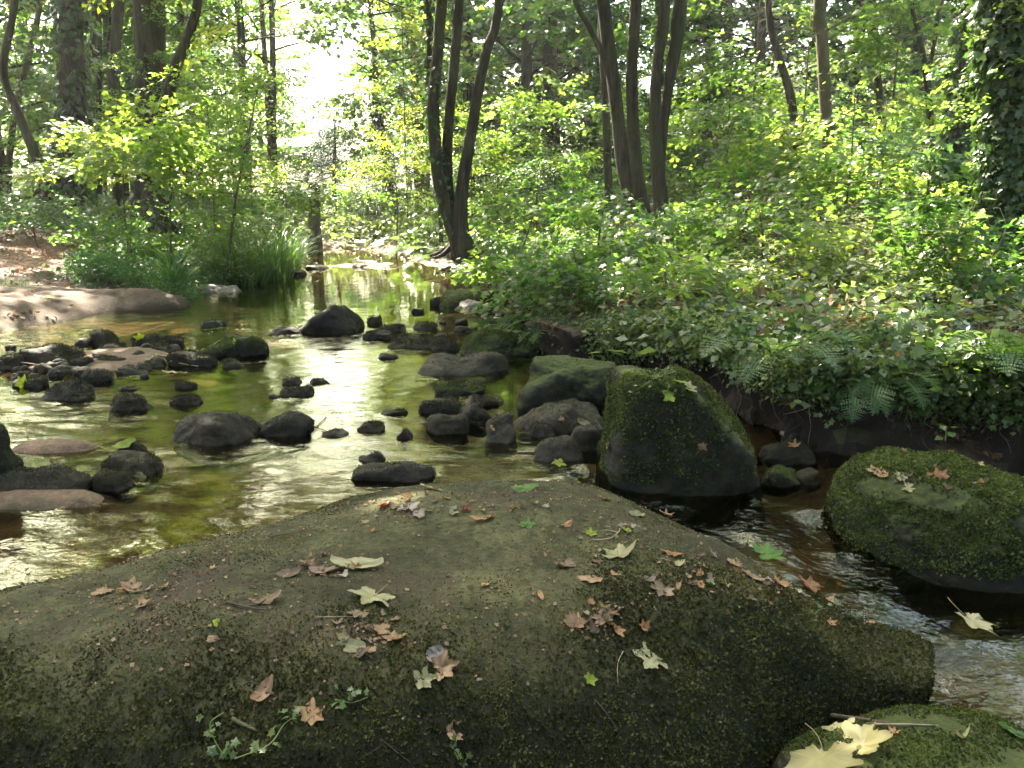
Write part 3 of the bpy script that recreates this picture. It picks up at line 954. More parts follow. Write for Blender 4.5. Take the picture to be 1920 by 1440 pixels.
def slab_mat(name, a, b, c_, litter):
    m, nt, out = nm(name)
    L = nt.links.new
    geo = N(nt, 'ShaderNodeNewGeometry')
    pos = geo.outputs['Position']
    n1 = N(nt, 'ShaderNodeTexNoise', Scale=2.4, Detail=10.0, Roughness=.72)
    n2 = N(nt, 'ShaderNodeTexNoise', Scale=38.0, Detail=6.0, Roughness=.75)
    n3 = N(nt, 'ShaderNodeTexNoise', Scale=1.7, Detail=8.0, Roughness=.7)
    n4 = N(nt, 'ShaderNodeTexNoise', Scale=130.0, Detail=3.0, Roughness=.7)
    for n in (n1, n2, n3, n4):
        L(pos, n.inputs['Vector'])
    ad = N(nt, 'ShaderNodeMath', operation='MULTIPLY_ADD')
    L(n2.outputs['Fac'], ad.inputs[0])
    ad.inputs[1].default_value = .45
    mu = N(nt, 'ShaderNodeMath', operation='MULTIPLY')
    L(n1.outputs['Fac'], mu.inputs[0])
    mu.inputs[1].default_value = .55
    L(mu.outputs[0], ad.inputs[2])
    rp = ramp(nt, [(.38, a), (.5, b), (.60, c_)])
    L(ad.outputs[0], rp.inputs[0])
    lm = ramp(nt, [(.52, (0, 0, 0)), (.64, (1, 1, 1))])
    L(n3.outputs['Fac'], lm.inputs[0])
    lr = ramp(nt, [(.35, tuple(.35 * v for v in litter)), (.6, litter), (.72, tuple(1.9 * v for v in litter))])
    L(n4.outputs['Fac'], lr.inputs[0])
    sx = N(nt, 'ShaderNodeSeparateXYZ')
    L(geo.outputs['True Normal'], sx.inputs[0])
    up = N(nt, 'ShaderNodeMapRange')
    up.inputs['From Min'].default_value = .8
    up.inputs['From Max'].default_value = .95
    L(sx.outputs['Z'], up.inputs['Value'])
    ml = N(nt, 'ShaderNodeMath', operation='MULTIPLY')
    L(up.outputs[0], ml.inputs[0])
    L(lm.outputs[0], ml.inputs[1])
    mx = N(nt, 'ShaderNodeMixRGB')
    L(ml.outputs[0], mx.inputs[0])
    L(rp.outputs[0], mx.inputs[1])
    L(lr.outputs[0], mx.inputs[2])
    st = N(nt, 'ShaderNodeMapRange')
    st.inputs['From Min'].default_value = .86
    st.inputs['From Max'].default_value = .70
    L(sx.outputs['Z'], st.inputs['Value'])
    m3 = N(nt, 'ShaderNodeMixRGB')
    L(st.outputs[0], m3.inputs[0])
    L(mx.outputs[0], m3.inputs[1])
    m3.inputs[2].default_value = (*a, 1)
    pb = N(nt, 'ShaderNodeBsdfPrincipled')
    pb.inputs['Roughness'].default_value = .85
    pb.inputs['Specular IOR Level'].default_value = .2
    L(m3.outputs[0], pb.inputs['Base Color'])
    ah = N(nt, 'ShaderNodeMath', operation='MULTIPLY_ADD')
    L(n4.outputs['Fac'], ah.inputs[0])
    ah.inputs[1].default_value = .4
    L(n2.outputs['Fac'], ah.inputs[2])
    bp = N(nt, 'ShaderNodeBump')
    bp.inputs['Strength'].default_value = .8
    bp.inputs['Distance'].default_value = .012
    L(ah.outputs[0], bp.inputs['Height'])
    L(bp.outputs[0], pb.inputs['Normal'])
    L(pb.outputs[0], out.inputs['Surface'])
    return m


M['slab'] = slab_mat('algae_slab', (.015, .0145, .0055), (.042, .041, .0155), (.094, .09, .038), (.068, .050, .030))
M['sand_slab'] = slab_mat('sandy_slab', (.032, .023, .012), (.072, .052, .032), (.14, .10, .068), (.15, .10, .07))
fg, fgV, fgF = slab('boulder', 'huge flat mossy boulder in front, strewn with fallen leaves', 'boulder', far_edge + front_edge[1:], fg_z, M['slab'], .018, -.62)
rg = np.random.default_rng(5)
FRONT = lambda p: ss(.60, .30, line_dist(front_edge, p[:, 0], p[:, 1]) + .16 * fbm(p * 3, 9, 2))
moss_on(fg, fgV, fgF, 230000, rg, M['moss_leaf'], .0085, -1, -.6, leafy=True, dens=lambda p: np.clip(.10 + 1.2 * FRONT(p) * (.55 + .45 * ss(-.5, .1, fbm(p * 5, 15, 3))) + .6 * ss(.1, .6, fbm(p * 2.5, 14, 3)), 0, 1), sizef=lambda p: .55 + .55 * FRONT(p), gate=2, tonef=lambda p: .25 * (1 - FRONT(p)))
bank_out = [P(-260, 660), P(-100, 640), P(0, 624), P(120, 603), P(205, 586), P(300, 583), P(352, 579), P(366, 566), P(335, 551, .1), P(250, 538, .15), P(150, 528, .18), P(0, 524, .2), P(-200, 520, .2)]
slab('boulder', 'long flat sandy rock shelf running out from the footpath into the water', 'boulder', bank_out,
     lambda d, x, y: -.05 + .33 * (1 - np.exp(-np.clip(d, 0, 9) / (.22 + .25 * ss(-3.8, -5.2, x)))) + .03 * fbm(np.stack([x, y, 0 * x], 1) * 1.5, 51, 4) * ss(0, .4, d), M['sand_slab'], .05, -.3)

rock('tall mossy boulder with a sunlit ridge, standing between the stream and the dark bank', 1284, 664, 925, 318, 'rock_moss', 'moss_green', name='boulder', cat='boulder', level=6, p=12, nplanes=3, deep=.85, rough=.055, seed=11,
     planes=[(.66, -.1, .75, .70), (.3, -.85, -.45, .78), (.75, -.2, .35, .80)], mossn=52000, sink=.7, msize=.0115, mleaf=True)
rock('long low mossy boulder with dry leaves on its back, cut by the frame edge', 1765, 815, 1092, 480, 'rock_moss', 'moss_green', name='boulder', cat='boulder', level=6, p=5, nplanes=6, deep=.62, rough=.05, seed=23,
     planes=[(-.55, -.35, .75, .80), (.2, -.5, .85, .86)], mossn=52000, sink=.8, msize=.0115, mleaf=True, z=-.27)
rock('mossy boulder corner under the big pale leaves closest to the camera', 1700, 1408, 1590, 660, 'rock_moss', 'moss_green', name='boulder', cat='boulder', level=6, p=6, nplanes=8, deep=.6, rough=.04, seed=31, mossn=45000, z=-.33, msize=.0075, mleaf=True)
rock('flat-topped mossy ledge with a black front face, against the tall ridge boulder', 1078, 678, 800, 190, 'rock_moss', 'moss_green', name='boulder', cat='boulder', level=5, p=12, nplanes=5, deep=.6, seed=41, mossn=5000, sink=.1, back=.12)
rock('rounded dark boulder in the shadow hollow under the bank', 1562, 752, 850, 165, 'rock', 'moss_dark', name='boulder', cat='boulder', level=5, seed=42, mossn=600, z=-.08, back=.1)

for lab, cx, top, base, w, mat, kw in RK:
    kw = dict(kw)
    kw.setdefault('moss', 'moss_green' if mat == 'rock_moss' else 'moss_dark')
    kw.setdefault('hmul', .72 if w > 34 else .85)
    rock(lab, cx, top, base, w * 1.07, mat, **kw)

# ------------------------------------------------------------------ where the sun gets through the canopy
BEAM = []


def beam(px, py, r, z=None, Y=None):
    c = PY(px, py, Y) if Y is not None else P(px, py, z)
    BEAM.append((c, r))


beam(735, 958, .16, z=.06)
beam(1840, 1312, .10, z=-.3)
beam(1212, 740, .085, Y=3.5)
beam(1222, 800, .07, Y=3.4)
beam(1690, 470, .45, Y=6.6)
beam(1640, 600, .25, Y=5.0)
beam(1330, 500, .5, Y=7.5)
beam(1000, 490, .6, Y=8.6)
beam(1260, 455, .55, Y=9.5)
beam(1060, 470, .8, Y=9.0)
beam(1160, 440, .8, Y=11)
beam(1395, 520, .45, Y=7)
beam(1690, 480, .35, Y=6.2)
beam(1610, 570, .30, Y=5.4)
beam(1730, 540, .25, Y=5.6)
beam(1185, 585, .18, Y=6.0)
beam(1482, 690, .16, Y=4.05)
beam(1860, 725, .2, Y=3.75)
beam(1690, 590, .25, Y=4.5)
beam(215, 545, .3, z=.25)
beam(290, 548, .3, z=.25)
beam(140, 540, .2, z=.25)
beam(340, 560, .2, z=.2)
beam(230, 592, .15, z=0)
beam(880, 690, .12, z=.1)
beam(810, 665, .12, z=.1)
beam(365, 660, .12, z=.1)
beam(640, 500, 1.2, z=0)
beam(720, 490, .9, z=0)
beam(650, 440, 1.6, Y=20)
beam(780, 440, .9, Y=15)
beam(700, 350, 1.0, Y=17)
beam(1600, 240, .7, Y=11)
beam(1700, 310, .8, Y=10)
beam(1600, 310, .8, Y=12)
beam(1400, 70, .6, Y=12)
beam(1330, 380, .7, Y=14)
beam(1300, 200, .8, Y=16)
beam(1150, 320, .9, Y=16)
beam(1050, 250, .9, Y=18)
beam(1240, 400, .5, Y=12)
beam(1830, 100, .35, Y=7)
beam(1825, 250, .35, Y=7)
beam(1830, 400, .3, Y=7)
beam(300, 200, .6, Y=12)
beam(480, 300, .8, Y=13)
beam(330, 480, .3, Y=10.5)
beam(30, 200, 1.2, Y=20)
BC = np.array([b[0] for b in BEAM])
BR = np.array([b[1] for b in BEAM])


def keep_leaf(c, rng, corridor=True):
    """leave out leaves where shafts of sun come down, over the open stream far off, and close to the camera"""
    k = np.ones(len(c), bool)
    for q_, r_ in zip(BC, BR):
        v = c - q_
        t = v @ SUN
        dd = np.linalg.norm(v - t[:, None] * SUN, axis=1)
        k &= ~((t > .5) & (dd < r_ * (1 + .25 * rng.standard_normal(len(c)))) & (rng.random(len(c)) < .99))
    k &= np.linalg.norm(c - CAM, axis=1) > 2.2
    g = c - SUN * ((c[:, 2:3] - .5) / SUN[2])
    pool = np.exp(-((g[:, 0] + .6) / 3.6) ** 4 - ((g[:, 1] - 3.0) / 3.6) ** 4)
    pool = pool + np.exp(-((g[:, 0] + 5.2) / 1.6) ** 4 - ((g[:, 1] - 8.6) / 1.5) ** 4)
    hole = fbm(g * [.55, .42, 0], 71, 3)
    over = np.exp(-((g[:, 0] + .30 * g[:, 1]) / 2.5) ** 4) * ss(7.5, 9, g[:, 1]) * ss(17, 15, g[:, 1])
    hole = hole + 1.5 * over
    k &= ~((c[:, 2] > 3.5 + 5.0 * over) & (hole > .02 + 3 * pool - .32 * ss(.2, .9, g[:, 0]) * ss(3.6, 4.4, g[:, 1]) * ss(22, 18, g[:, 1]) - .5 * np.exp(-((g[:, 0] + .2 * g[:, 1]) / 4) ** 4) * ss(13, 15, g[:, 1])) & (rng.random(len(c)) < .996))
    if corridor:
        x, y, z = c.T
        w = np.abs(x + .20 * y) < (.8 + .062 * y) * (.8 + .5 * vnoise(c * .35, 60))
        k &= ~(w & (y > 10.5) & (z > 1.6 + .02 * y) & (rng.random(len(c)) < np.where(z < 1.3 + .225 * y, .96, .55)))
    return k


# ------------------------------------------------------------------ leaf shapes and sprays
def leaf_quad(wd=.33, fold=.08, droop=-.08):
    V = np.array([[0, 0, 0], [-wd, .48, fold], [0, 1, droop], [wd, .48, fold]])
    return V, np.array([[0, 2, 1], [0, 3, 2]])


def leaf_lobed():
    r_ = [(.0, .06), (.46, -.02), (.30, .30), (.50, .62), (.20, .62), (0, 1.0)]
    o = r_ + [(-x, y) for x, y in r_[-2:0:-1]]
    V = np.array([[x, y, -.10 * (abs(x) + .5 * y * y)] for x, y in o] + [[0, .32, .03]])
    n = len(o)
    return V, np.array([[i_, (i_ + 1) % n, n] for i_ in range(n)])


LQ, LL = leaf_quad(), leaf_lobed()
LN = leaf_quad(.2, .05, -.1)
LROUND = leaf_quad(.45, .06, -.05)


def make_spray(rng, shape, length=.9, nside=7, per=4, lsize=.11, width=.5, flat=.35, droop=.12, ragged=.3):
    """a leafy twig along +Y, leaves lying in a loose layer"""
    pos, dr = [], []
    for k in range(nside):
        t = .12 + .85 * (k + rng.uniform(-.3, .3)) / nside
        sd = 1 if k % 2 else -1
        a = R(rng.uniform(38, 68)) * sd
        L_ = length * width * (1.1 - .7 * t) * rng.uniform(.6, 1.2)
        b = np.array([rng.normal(0, .02), t * length, -droop * t * t * length + rng.normal(0, .03)])
        d = np.array([math.sin(a), math.cos(a), rng.normal(-.05, .2)])
        for j in range(per):
            s = (j + .6) / per
            pos.append(b + d * L_ * s + rng.normal(0, .03, 3) * length)
            dd = d + np.array([(-1) ** j * .7 * math.cos(a), (-1) ** (j + 1) * .7 * math.sin(a), rng.normal(-.2, .25)])
            dr.append(dd)
    for k in range(4):
        pos.append(np.array([rng.normal(0, .03), length * (.35 + .2 * k), -droop * (.35 + .2 * k) ** 2 * length + rng.normal(0, .02)]))
        dr.append(np.array([rng.choice([-1, 1]) * .7, .8, rng.normal(-.2, .2)]))
    pos, dr = np.array(pos), nrm(np.array(dr))
    m = len(pos)
    nor = nrm(np.array([0, 0, 1.0]) + rng.standard_normal((m, 3)) * flat)
    fr = frames(dr, nor)
    s = lsize * rng.uniform(1 - ragged, 1 + ragged, m)
    V = np.einsum('mij,kj->mki', fr, shape[0]) * s[:, None, None] + pos[:, None, :]
    return V, shape[1], rng.random(m)


_sp = {}


def sprays(kind):
    if kind not in _sp:
        rng = np.random.default_rng(sum(ord(c_) for c_ in kind))
        kw = dict(
            broad=dict(shape=LQ, lsize=.092, nside=8, per=5), fine=dict(shape=LQ, lsize=.075, nside=10, per=5, length=.8), lobed=dict(shape=LL, lsize=.105, nside=7, per=4),
            lobed_small=dict(shape=LL, lsize=.08, nside=7, per=4, length=.7), big=dict(shape=LROUND, lsize=.17, nside=9, per=4, length=1.5, flat=.5), needle=dict(shape=LN, lsize=.10, nside=14, per=5, length=1.1, width=.32, flat=.25, droop=.25),
            far=dict(shape=LROUND, lsize=.19, nside=8, per=3, length=1.3, flat=.5))[kind]
        _sp[kind] = [make_spray(rng, **kw) for _ in range(5)]
    return _sp[kind]


def leaves_from(kind, pos, dirs, nor, scale, rng, corridor=True, carve=True, shade=None):
    S = sprays(kind)
    fr = frames(dirs, nor)
    pick = rng.integers(0, len(S), len(pos))
    VV, FF, RR, n = [], [], [], 0
    for s in range(len(S)):
        k = pick == s
        if not k.any():
            continue
        T, tri, r_ = S[s]
        W = np.einsum('nij,mkj->nmki', fr[k], T) * scale[k][:, None, None, None] + pos[k][:, None, None, :]
        base = shade[k] if shade is not None else rng.normal(0, .13, k.sum())
        rr = np.clip(.2 + .6 * r_[None, :] + base[:, None], 0, 1)
        kk = T.shape[1]
        W = W.reshape(-1, kk, 3)
        rr = rr.ravel()
        if carve:
            q_ = keep_leaf(W.mean(1), rng, corridor)
            W, rr = W[q_], rr[q_]
        VV.append(W.reshape(-1, 3))
        RR.append(np.repeat(rr, kk))
        FF.append((tri[None] + np.arange(len(W))[:, None, None] * kk).reshape(-1, 3) + n)
        n += len(W) * kk
    return np.concatenate(VV), np.concatenate(FF), np.concatenate(RR)


def grow(rng, stem, z0, z1, n, length, el=(5, 35), per=7, size=(.8, 1.2), profile=None, spread=.45, az=None, tiltr=.3):
    """limbs off a stem polyline (world, with radius column): list of limb tubes, spray positions, directions, normals"""
    limbs, pos, drs, nors = [], [], [], []
    zs = stem[:, 2]
    a0 = rng.uniform(0, TAU)
    for i_ in range(n):
        f = (i_ + rng.uniform(.1, .9)) / n
        z = z0 + (z1 - z0) * f
        j = int(np.clip(np.searchsorted(zs, z), 1, len(zs) - 1))
        u = np.clip((z - zs[j - 1]) / max(zs[j] - zs[j - 1], 1e-6), 0, 1)
        b = stem[j - 1] * (1 - u) + stem[j] * u
        a = a0 + i_ * 2.4 + rng.normal(0, .4) if az is None else rng.uniform(*az)
        e_ = R(rng.uniform(*el)) * (1 + .5 * f)
        L_ = length * (profile(f) if profile else 1) * rng.uniform(.65, 1.2)
        d = np.array([math.cos(a) * math.cos(e_), math.sin(a) * math.cos(e_), math.sin(e_)])
        t = np.linspace(0, 1, 7)[:, None]
        bend = rng.normal(0, .12, 3) * L_
        pts = b[:3] + d * L_ * t + (bend * t ** 2) + np.array([0, 0, -.16 * L_]) * t ** 2
        rad = max(.004, min(b[3] * .45, .012 + L_ * .012)) * (1 - .85 * t[:, 0])
        limbs.append((pts, rad))
        m = max(2, int(per * L_ / length + .5))
        tt = 1 - (rng.random(m) ** 1.3) * .72
        tt[0] = 1
        idx = np.clip((tt * 6).astype(int), 0, 5)
        pp_ = pts[idx] + (pts[idx + 1] - pts[idx]) * (tt * 6 - idx)[:, None]
        ld = nrm(pts[idx + 1] - pts[idx])
        side = np.stack([-ld[:, 1], ld[:, 0], 0 * tt], 1)
        sg = rng.choice([-1, 1], m) * rng.uniform(.1, 1.2, m)
        sg[0] = 0
        dd = nrm(ld + side * sg[:, None] + rng.normal(0, .15, (m, 3)) + [0, 0, -.05])
        pp_ = pp_ + dd * 0 + rng.normal(0, spread * .3, (m, 3)) * [1, 1, .45]
        pos.append(pp_)
        drs.append(dd)
        nors.append(nrm(np.array([0, 0, 1.0]) + rng.standard_normal((m, 3)) * tiltr))
    pos, drs, nors = map(np.concatenate, (pos, drs, nors))
    return limbs, pos, drs, nors, rng.uniform(*size, len(pos))


def roots(mb, s, seed):
    rng = np.random.default_rng(seed + 4000)
    r = s[2, 3]
    for k in range(6):
        a = k * TAU / 6 + rng.uniform(-.4, .4)
        L_ = r * rng.uniform(2.2, 3.6)
        h = np.array([math.cos(a), math.sin(a), 0])
        b = s[1, :3]
        t = np.linspace(0, 1, 7)[:, None]
        pts = b + np.array([0, 0, r * 1.5]) * (1 - t) ** 2 + h * (r * .35 + L_ * t) + rng.normal(0, .1, 3) * L_ * t ** 2 * [1, 1, 0] - np.array([0, 0, r * .25]) * t
        V, Q, T = tube(pts, r * .42 * (1 - .75 * t[:, 0]), 7, .12, seed + k)
        mb.add(V, Q, T)


def woody(stems, limbs, sides=10, bark=.10, seed=0, tw=5):
    mb = MB()
    for k, s in enumerate(stems[:2]):
        if s[2, 3] > .09:
            roots(mb, s, seed + k)
    for k, s in enumerate(stems):
        V, Q, T = tube(s[:, :3], s[:, 3], sides, bark, seed + k)
        mb.add(V, Q, T)
    for p_, r_ in limbs:
        V, Q, T = tube(p_, r_, tw)
        mb.add(V, Q, T)
    return mb


def px_stem(pts, Y, ext=8, sway=.5, rng=None, ybend=0, ztop=None):
    """pixel points from the foot upwards (px, py, width) at distance Y, carried on above the frame for ext metres"""
    out = []
    for k, (px, py, w) in enumerate(pts):
        c = PY(px, py, Y + ybend * k)
        D = (c - CAM) @ np.array([0, cp, -sp])
        out.append([*c, w * D / FPX / 2 * .86])
    out = np.array(out)
    if ext:
        d = nrm(out[-1, :3] - out[-2, :3])
        d = nrm(d * .6 + [0, 0, .6])
        p_ = out[-1, :3]
        for k in range(3):
            p_ = p_ + d * ext / 3 + rng.normal(0, sway * .4, 3) * [1, 1, 0]
            out = np.vstack([out, [*p_, out[-1, 3] * (.78 if k < 2 else .25)]])
            d = nrm(d + [0, 0, .3])
    return out


def smooth_stem(s, n=28, dig=.3):
    s = s.copy()
    s = np.vstack([s[0] - [0, 0, dig, -s[0, 3] * .25], s])
    c = curve(s, n)
    c[:, 3] = np.maximum(c[:, 3], .004)
    return c


TREE_TOP = lambda f: 1.0 - .55 * abs(f - .35)


def tree(name, label, stems, crown, mat='bark', group=None, seed=0, cat='tree', sides=12, bark=.12, stem_name=None, ivy=None, loc=None, lower=None):
    """stems: smooth polylines with radius. crown: dict for grow() per stem plus kind and mat"""
    rng = np.random.default_rng(seed)
    loc = stems[0][1, :3] if loc is None else loc
    r = empty(name, loc, label, cat, group)
    limbs, parts = [], []
    for cr in (crown, lower):
        if not cr:
            continue
        cr = dict(cr)
        kind, lm = cr.pop('kind'), cr.pop('mat')
        cname = cr.pop('name', 'crown')
        corr = cr.pop('corridor', True)
        carve = cr.pop('carve', True)
        acc = []
        for s in stems[:cr.pop('nstems', 9)]:
            lb, p_, d_, n_, sc = grow(rng, s, **cr)
            limbs += lb
            acc.append((p_, d_, n_, sc))
        p_, d_, n_, sc = (np.concatenate(q_) for q_ in zip(*acc))
        sh = .28 * fbm(p_ * .5, seed, 2)
        parts.append((cname, leaves_from(kind, p_, d_, n_, sc, rng, corr, carve, sh), M[lm]))
    if stem_name and len(stems) > 1:
        for k, s in enumerate(stems):
            sb = MB()
            sb.add(*tube(s[:, :3], s[:, 3], sides, bark, seed + k))
            if k < 2 and s[2, 3] > .09:
                roots(sb, s, seed + k)
            sb.build(stem_name, M[mat], r, True)
        if limbs:
            woody([], limbs).build('branches' if False else 'limb', M[mat], r, True)
    else:
        woody(stems, limbs, sides, bark, seed).build('trunk', M[mat], r, True)
    for cname, (V, F, rr), lm in parts:
        obj(cname, V, F, lm, r, {'rnd': rr})
    if ivy:
        ivy_on(r, stems[0], rng, **ivy)
    return r


def ivy_on(parent, stem, rng, n=2500, z0=0, z1=4, size=.07, off=.05, mat='ivy', shape=LL, side=None, clump=.5):
    zs = stem[:, 2]
    z = rng.uniform(z0, z1, n)
    c = np.stack([np.interp(z, zs, stem[:, k]) for k in range(4)], 1)
    a = rng.uniform(0, TAU, n)
    if side is not None:
        a = side + rng.normal(0, .8, n)
    out = np.stack([np.cos(a), np.sin(a), 0 * a], 1)
    keep = vnoise(np.stack([np.cos(a) * 2, np.sin(a) * 2, z * 2.5], 1), 5) > clump - 1 + .3 * rng.standard_normal(n) * .5
    p_ = c[:, :3] + out * (c[:, 3:4] + off * rng.random((n, 1)) ** 1.5 + .01)
    down = nrm(np.array([0, 0, -1.0]) + out * rng.uniform(.1, .7, (n, 1)) + rng.normal(0, .45, (n, 3)))
    nor = nrm(out + rng.normal(0, .45, (n, 3)) + [0, 0, .3])
    p_, down, nor = p_[keep], down[keep], nor[keep]
    m = len(p_)
    V = np.einsum('nij,kj->nki', frames(down, nor), shape[0]) * (size * rng.uniform(.6, 1.3, m))[:, None, None] + p_[:, None, :]
    kk = len(shape[0])
    F = (shape[1][None] + np.arange(m)[:, None, None] * kk).reshape(-1, 3)
    obj('ivy', V.reshape(-1, 3), F, M[mat], parent, {'rnd': np.repeat(np.clip(rng.normal(.4, .25, m), 0, 1), kk)})


def rs(seed):
    return np.random.default_rng(seed)


def S(pts, Y, seed, ext=8, n=30, sway=.5, dig=.35):
    return smooth_stem(px_stem(pts, Y, ext, sway, rs(seed)), n, dig)


def crown(z0, z1, n, length, kind='far', mat='beech', per=7, **kw):
    return dict(z0=z0, z1=z1, n=n, length=length, kind=kind, mat=mat, per=per, profile=TREE_TOP, **kw)


# ------------------------------------------------------------------ the trees one can tell apart
# left bank
tree('ivy_tree', 'dark thick trunk sheathed in ivy, left of the widest trunk on the left bank', [S([(134, 402, 62), (134, 200, 52), (132, 0, 50)], 18, 1, 14)],
     crown(8, 17, 20, 5.0, 'big', 'beech', 9), seed=1, ivy=dict(n=2600, z0=.6, z1=7, size=.13, off=.25))
tree('broad_tree', 'widest grey trunk on the left bank, standing behind the leafy sapling', [S([(282, 405, 80), (281, 200, 66), (280, 0, 64)], 17, 2, 15)],
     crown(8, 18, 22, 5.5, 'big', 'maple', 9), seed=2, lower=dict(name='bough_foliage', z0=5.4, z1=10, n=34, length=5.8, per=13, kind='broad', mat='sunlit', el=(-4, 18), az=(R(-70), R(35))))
tree('slim_tree', 'slim dark trunk rising between the ivy trunk and the widest trunk', [S([(222, 392, 24), (214, 160, 24), (222, 0, 25)], 21, 3, 10)], crown(8, 14, 10, 3.5, 'big', 'beech', 7), seed=3)
tree('slim_tree', 'slim shaded trunk half hidden just right of the ivy trunk', [S([(180, 395, 26), (180, 150, 24), (176, 0, 24)], 24, 4, 10)], crown(8, 14, 10, 3.5, 'big', 'beech', 7), seed=4)
tree('twin_tree', 'short dark trunk under the sapling leaves, right of the widest trunk', [S([(306, 408, 34), (318, 170, 26), (372, 0, 20)], 15, 5, 6)], crown(6, 10, 9, 3.0, 'broad', 'maple', 8), seed=5)
tree('leaning_tree', 'dark crooked trunk bending over the path at the far left', [S([(82, 345, 24), (66, 290, 20), (28, 200, 17), (6, 130, 15), (22, 40, 14), (36, -40, 14)], 16, 6, 5)], crown(5.2, 9, 8, 2.5, 'broad', 'maple', 8), seed=6)
tree('slim_tree', 'thin sunlit yellowish stem behind the crooked tree at far left', [S([(14, 345, 15), (28, 210, 13), (58, 90, 12), (75, 0, 11)], 24, 7, 7)], crown(7, 12, 8, 3.0, 'big', 'lime', 7), 'bark_pale', seed=7)
tree('slim_tree', 'thin distant trunk seen above the leaning green stem left of the stream gap', [S([(458, 330, 17), (455, 150, 16), (447, 0, 16)], 27, 8, 9)], crown(5, 15, 26, 3.2, 'broad', 'lime', 9), seed=8)
tree('slim_tree', 'thin pale trunk along the left edge of the sky gap', [S([(515, 360, 15), (512, 150, 13), (508, 0, 12)], 30, 9, 9)], crown(5, 15, 26, 3.2, 'broad', 'lime', 9), seed=9)
# middle
tree('dead_trunk', 'broken dark stump of a trunk standing at the water under a white glowing bough', [S([(590, 470, 32), (590, 400, 26), (589, 345, 27)], 19.5, 10, 0, 14)],
     dict(z0=2.0, z1=2.3, n=5, length=1.2, kind='fine', mat='lime', per=5, el=(-2, 12), corridor=False), seed=10, bark=.2)
tree('spruce', 'small thin spruce with tiered drooping boughs in the bright gap', [S([(628, 440, 12), (627, 340, 9), (628, 225, 4)], 26, 11, 0)],
     dict(z0=1.6, z1=4.0, n=34, length=1.15, kind='needle', mat='conifer', per=5, el=(-14, 4), profile=lambda f: 1.1 - f, size=(.5, .8), corridor=False), seed=11)
tree('ivy_tree', 'leaning leafy trunk with bright sparse leaves right of the small spruce', [S([(738, 400, 15), (722, 290, 14), (708, 200, 13), (700, 70, 11), (694, 0, 10)], 25, 12, 5)],
     crown(2.6, 11, 34, 2.3, 'broad', 'lime', 9, corridor=False), seed=12, ivy=dict(n=500, z0=1, z1=5, size=.13, off=.15))
t12 = [S([(890, 508, 66), (868, 466, 50), (840, 405, 34), (822, 330, 28), (812, 210, 26), (822, 90, 24), (829, 0, 23)], 14.2, 13, 10),
       S([(858, 450, 36), (844, 380, 24), (838, 280, 22), (848, 160, 20), (857, 60, 20), (861, 0, 20)], 14.35, 14, 9),
       S([(886, 500, 50), (864, 430, 34), (868, 345, 27), (888, 220, 23), (911, 100, 21), (936, 0, 19)], 14.1, 15, 9)]
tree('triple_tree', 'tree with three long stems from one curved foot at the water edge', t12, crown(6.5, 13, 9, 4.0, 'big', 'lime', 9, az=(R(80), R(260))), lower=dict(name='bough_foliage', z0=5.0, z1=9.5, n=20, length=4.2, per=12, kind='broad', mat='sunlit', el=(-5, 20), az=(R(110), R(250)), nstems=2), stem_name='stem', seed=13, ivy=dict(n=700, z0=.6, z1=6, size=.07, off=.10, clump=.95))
tree('vine_tree', 'thin ivy-wrapped stem close against the left side of the three-stemmed tree', [S([(826, 420, 10), (808, 200, 10), (803, 0, 12)], 15.6, 16, 6)], crown(5, 9, 8, 2.0, 'broad', 'lime', 7), seed=16,
     ivy=dict(n=1400, z0=2.2, z1=7, size=.09, off=.16))
tree('spruce', 'tall blue-green conifer making the dark mass right of the three-stemmed tree', [S([(1035, 380, 40), (1032, 150, 36), (1030, 0, 34)], 27, 17, 9)],
     dict(z0=1.8, z1=15, n=70, length=3.4, kind='needle', mat='conifer', per=11, el=(-18, 6), profile=lambda f: 1.1 - .8 * f, size=(.9, 1.4)), seed=17)
# right bank
t14 = [S([(1205, 428, 46), (1186, 380, 34), (1166, 290, 30), (1152, 160, 30), (1130, 0, 30)], 14, 18, 9),
       S([(1212, 430, 44), (1198, 360, 32), (1188, 250, 27), (1184, 130, 26), (1192, 0, 27)], 13.8, 19, 9),
       S([(1178, 300, 14), (1160, 215, 14), (1136, 120, 13), (1104, 50, 12), (1078, 0, 11)], 13.9, 20, 4)]
tree('coppice_tree', 'clump of grey stems with one thin branch leaning away, right of the conifer mass', t14, crown(5, 12, 8, 3.4, 'big', 'maple', 8, nstems=2), stem_name='stem', seed=18)
tree('slim_tree', 'slim brown stem standing just left of the clumped grey stems', [S([(1144, 425, 20), (1139, 300, 17), (1132, 130, 16), (1126, 0, 16)], 15.5, 21, 8)], crown(5.5, 11, 9, 2.6, 'big', 'beech', 7), seed=21)
t15 = [S([(1243, 422, 40), (1236, 340, 30), (1228, 230, 27), (1232, 120, 26), (1246, 0, 24)], 13.2, 22, 8),
       S([(1240, 300, 20), (1248, 200, 22), (1262, 110, 28), (1276, 0, 30)], 13.4, 23, 8)]
tree('forked_tree', 'dark tree forking in two low down, right of the clumped grey stems', t15, crown(5, 12, 7, 3.2, 'big', 'maple', 8), stem_name='stem', seed=22)
tree('leaning_tree', 'dark stem slanting through bright maple leaves on the right slope', [S([(1500, 330, 20), (1482, 180, 20), (1460, 105, 17), (1440, 0, 15)], 14, 24, 6)], crown(5, 10, 9, 2.8, 'big', 'maple', 7), seed=24)
tree('sunlit_tree', 'straight trunk with a sunlit left edge on the right slope', [S([(1556, 330, 27), (1548, 200, 26), (1540, 60, 25), (1536, 0, 25)], 13.5, 25, 9)], crown(5.5, 12, 12, 3.2, 'big', 'maple', 8), 'bark_pale', seed=25)
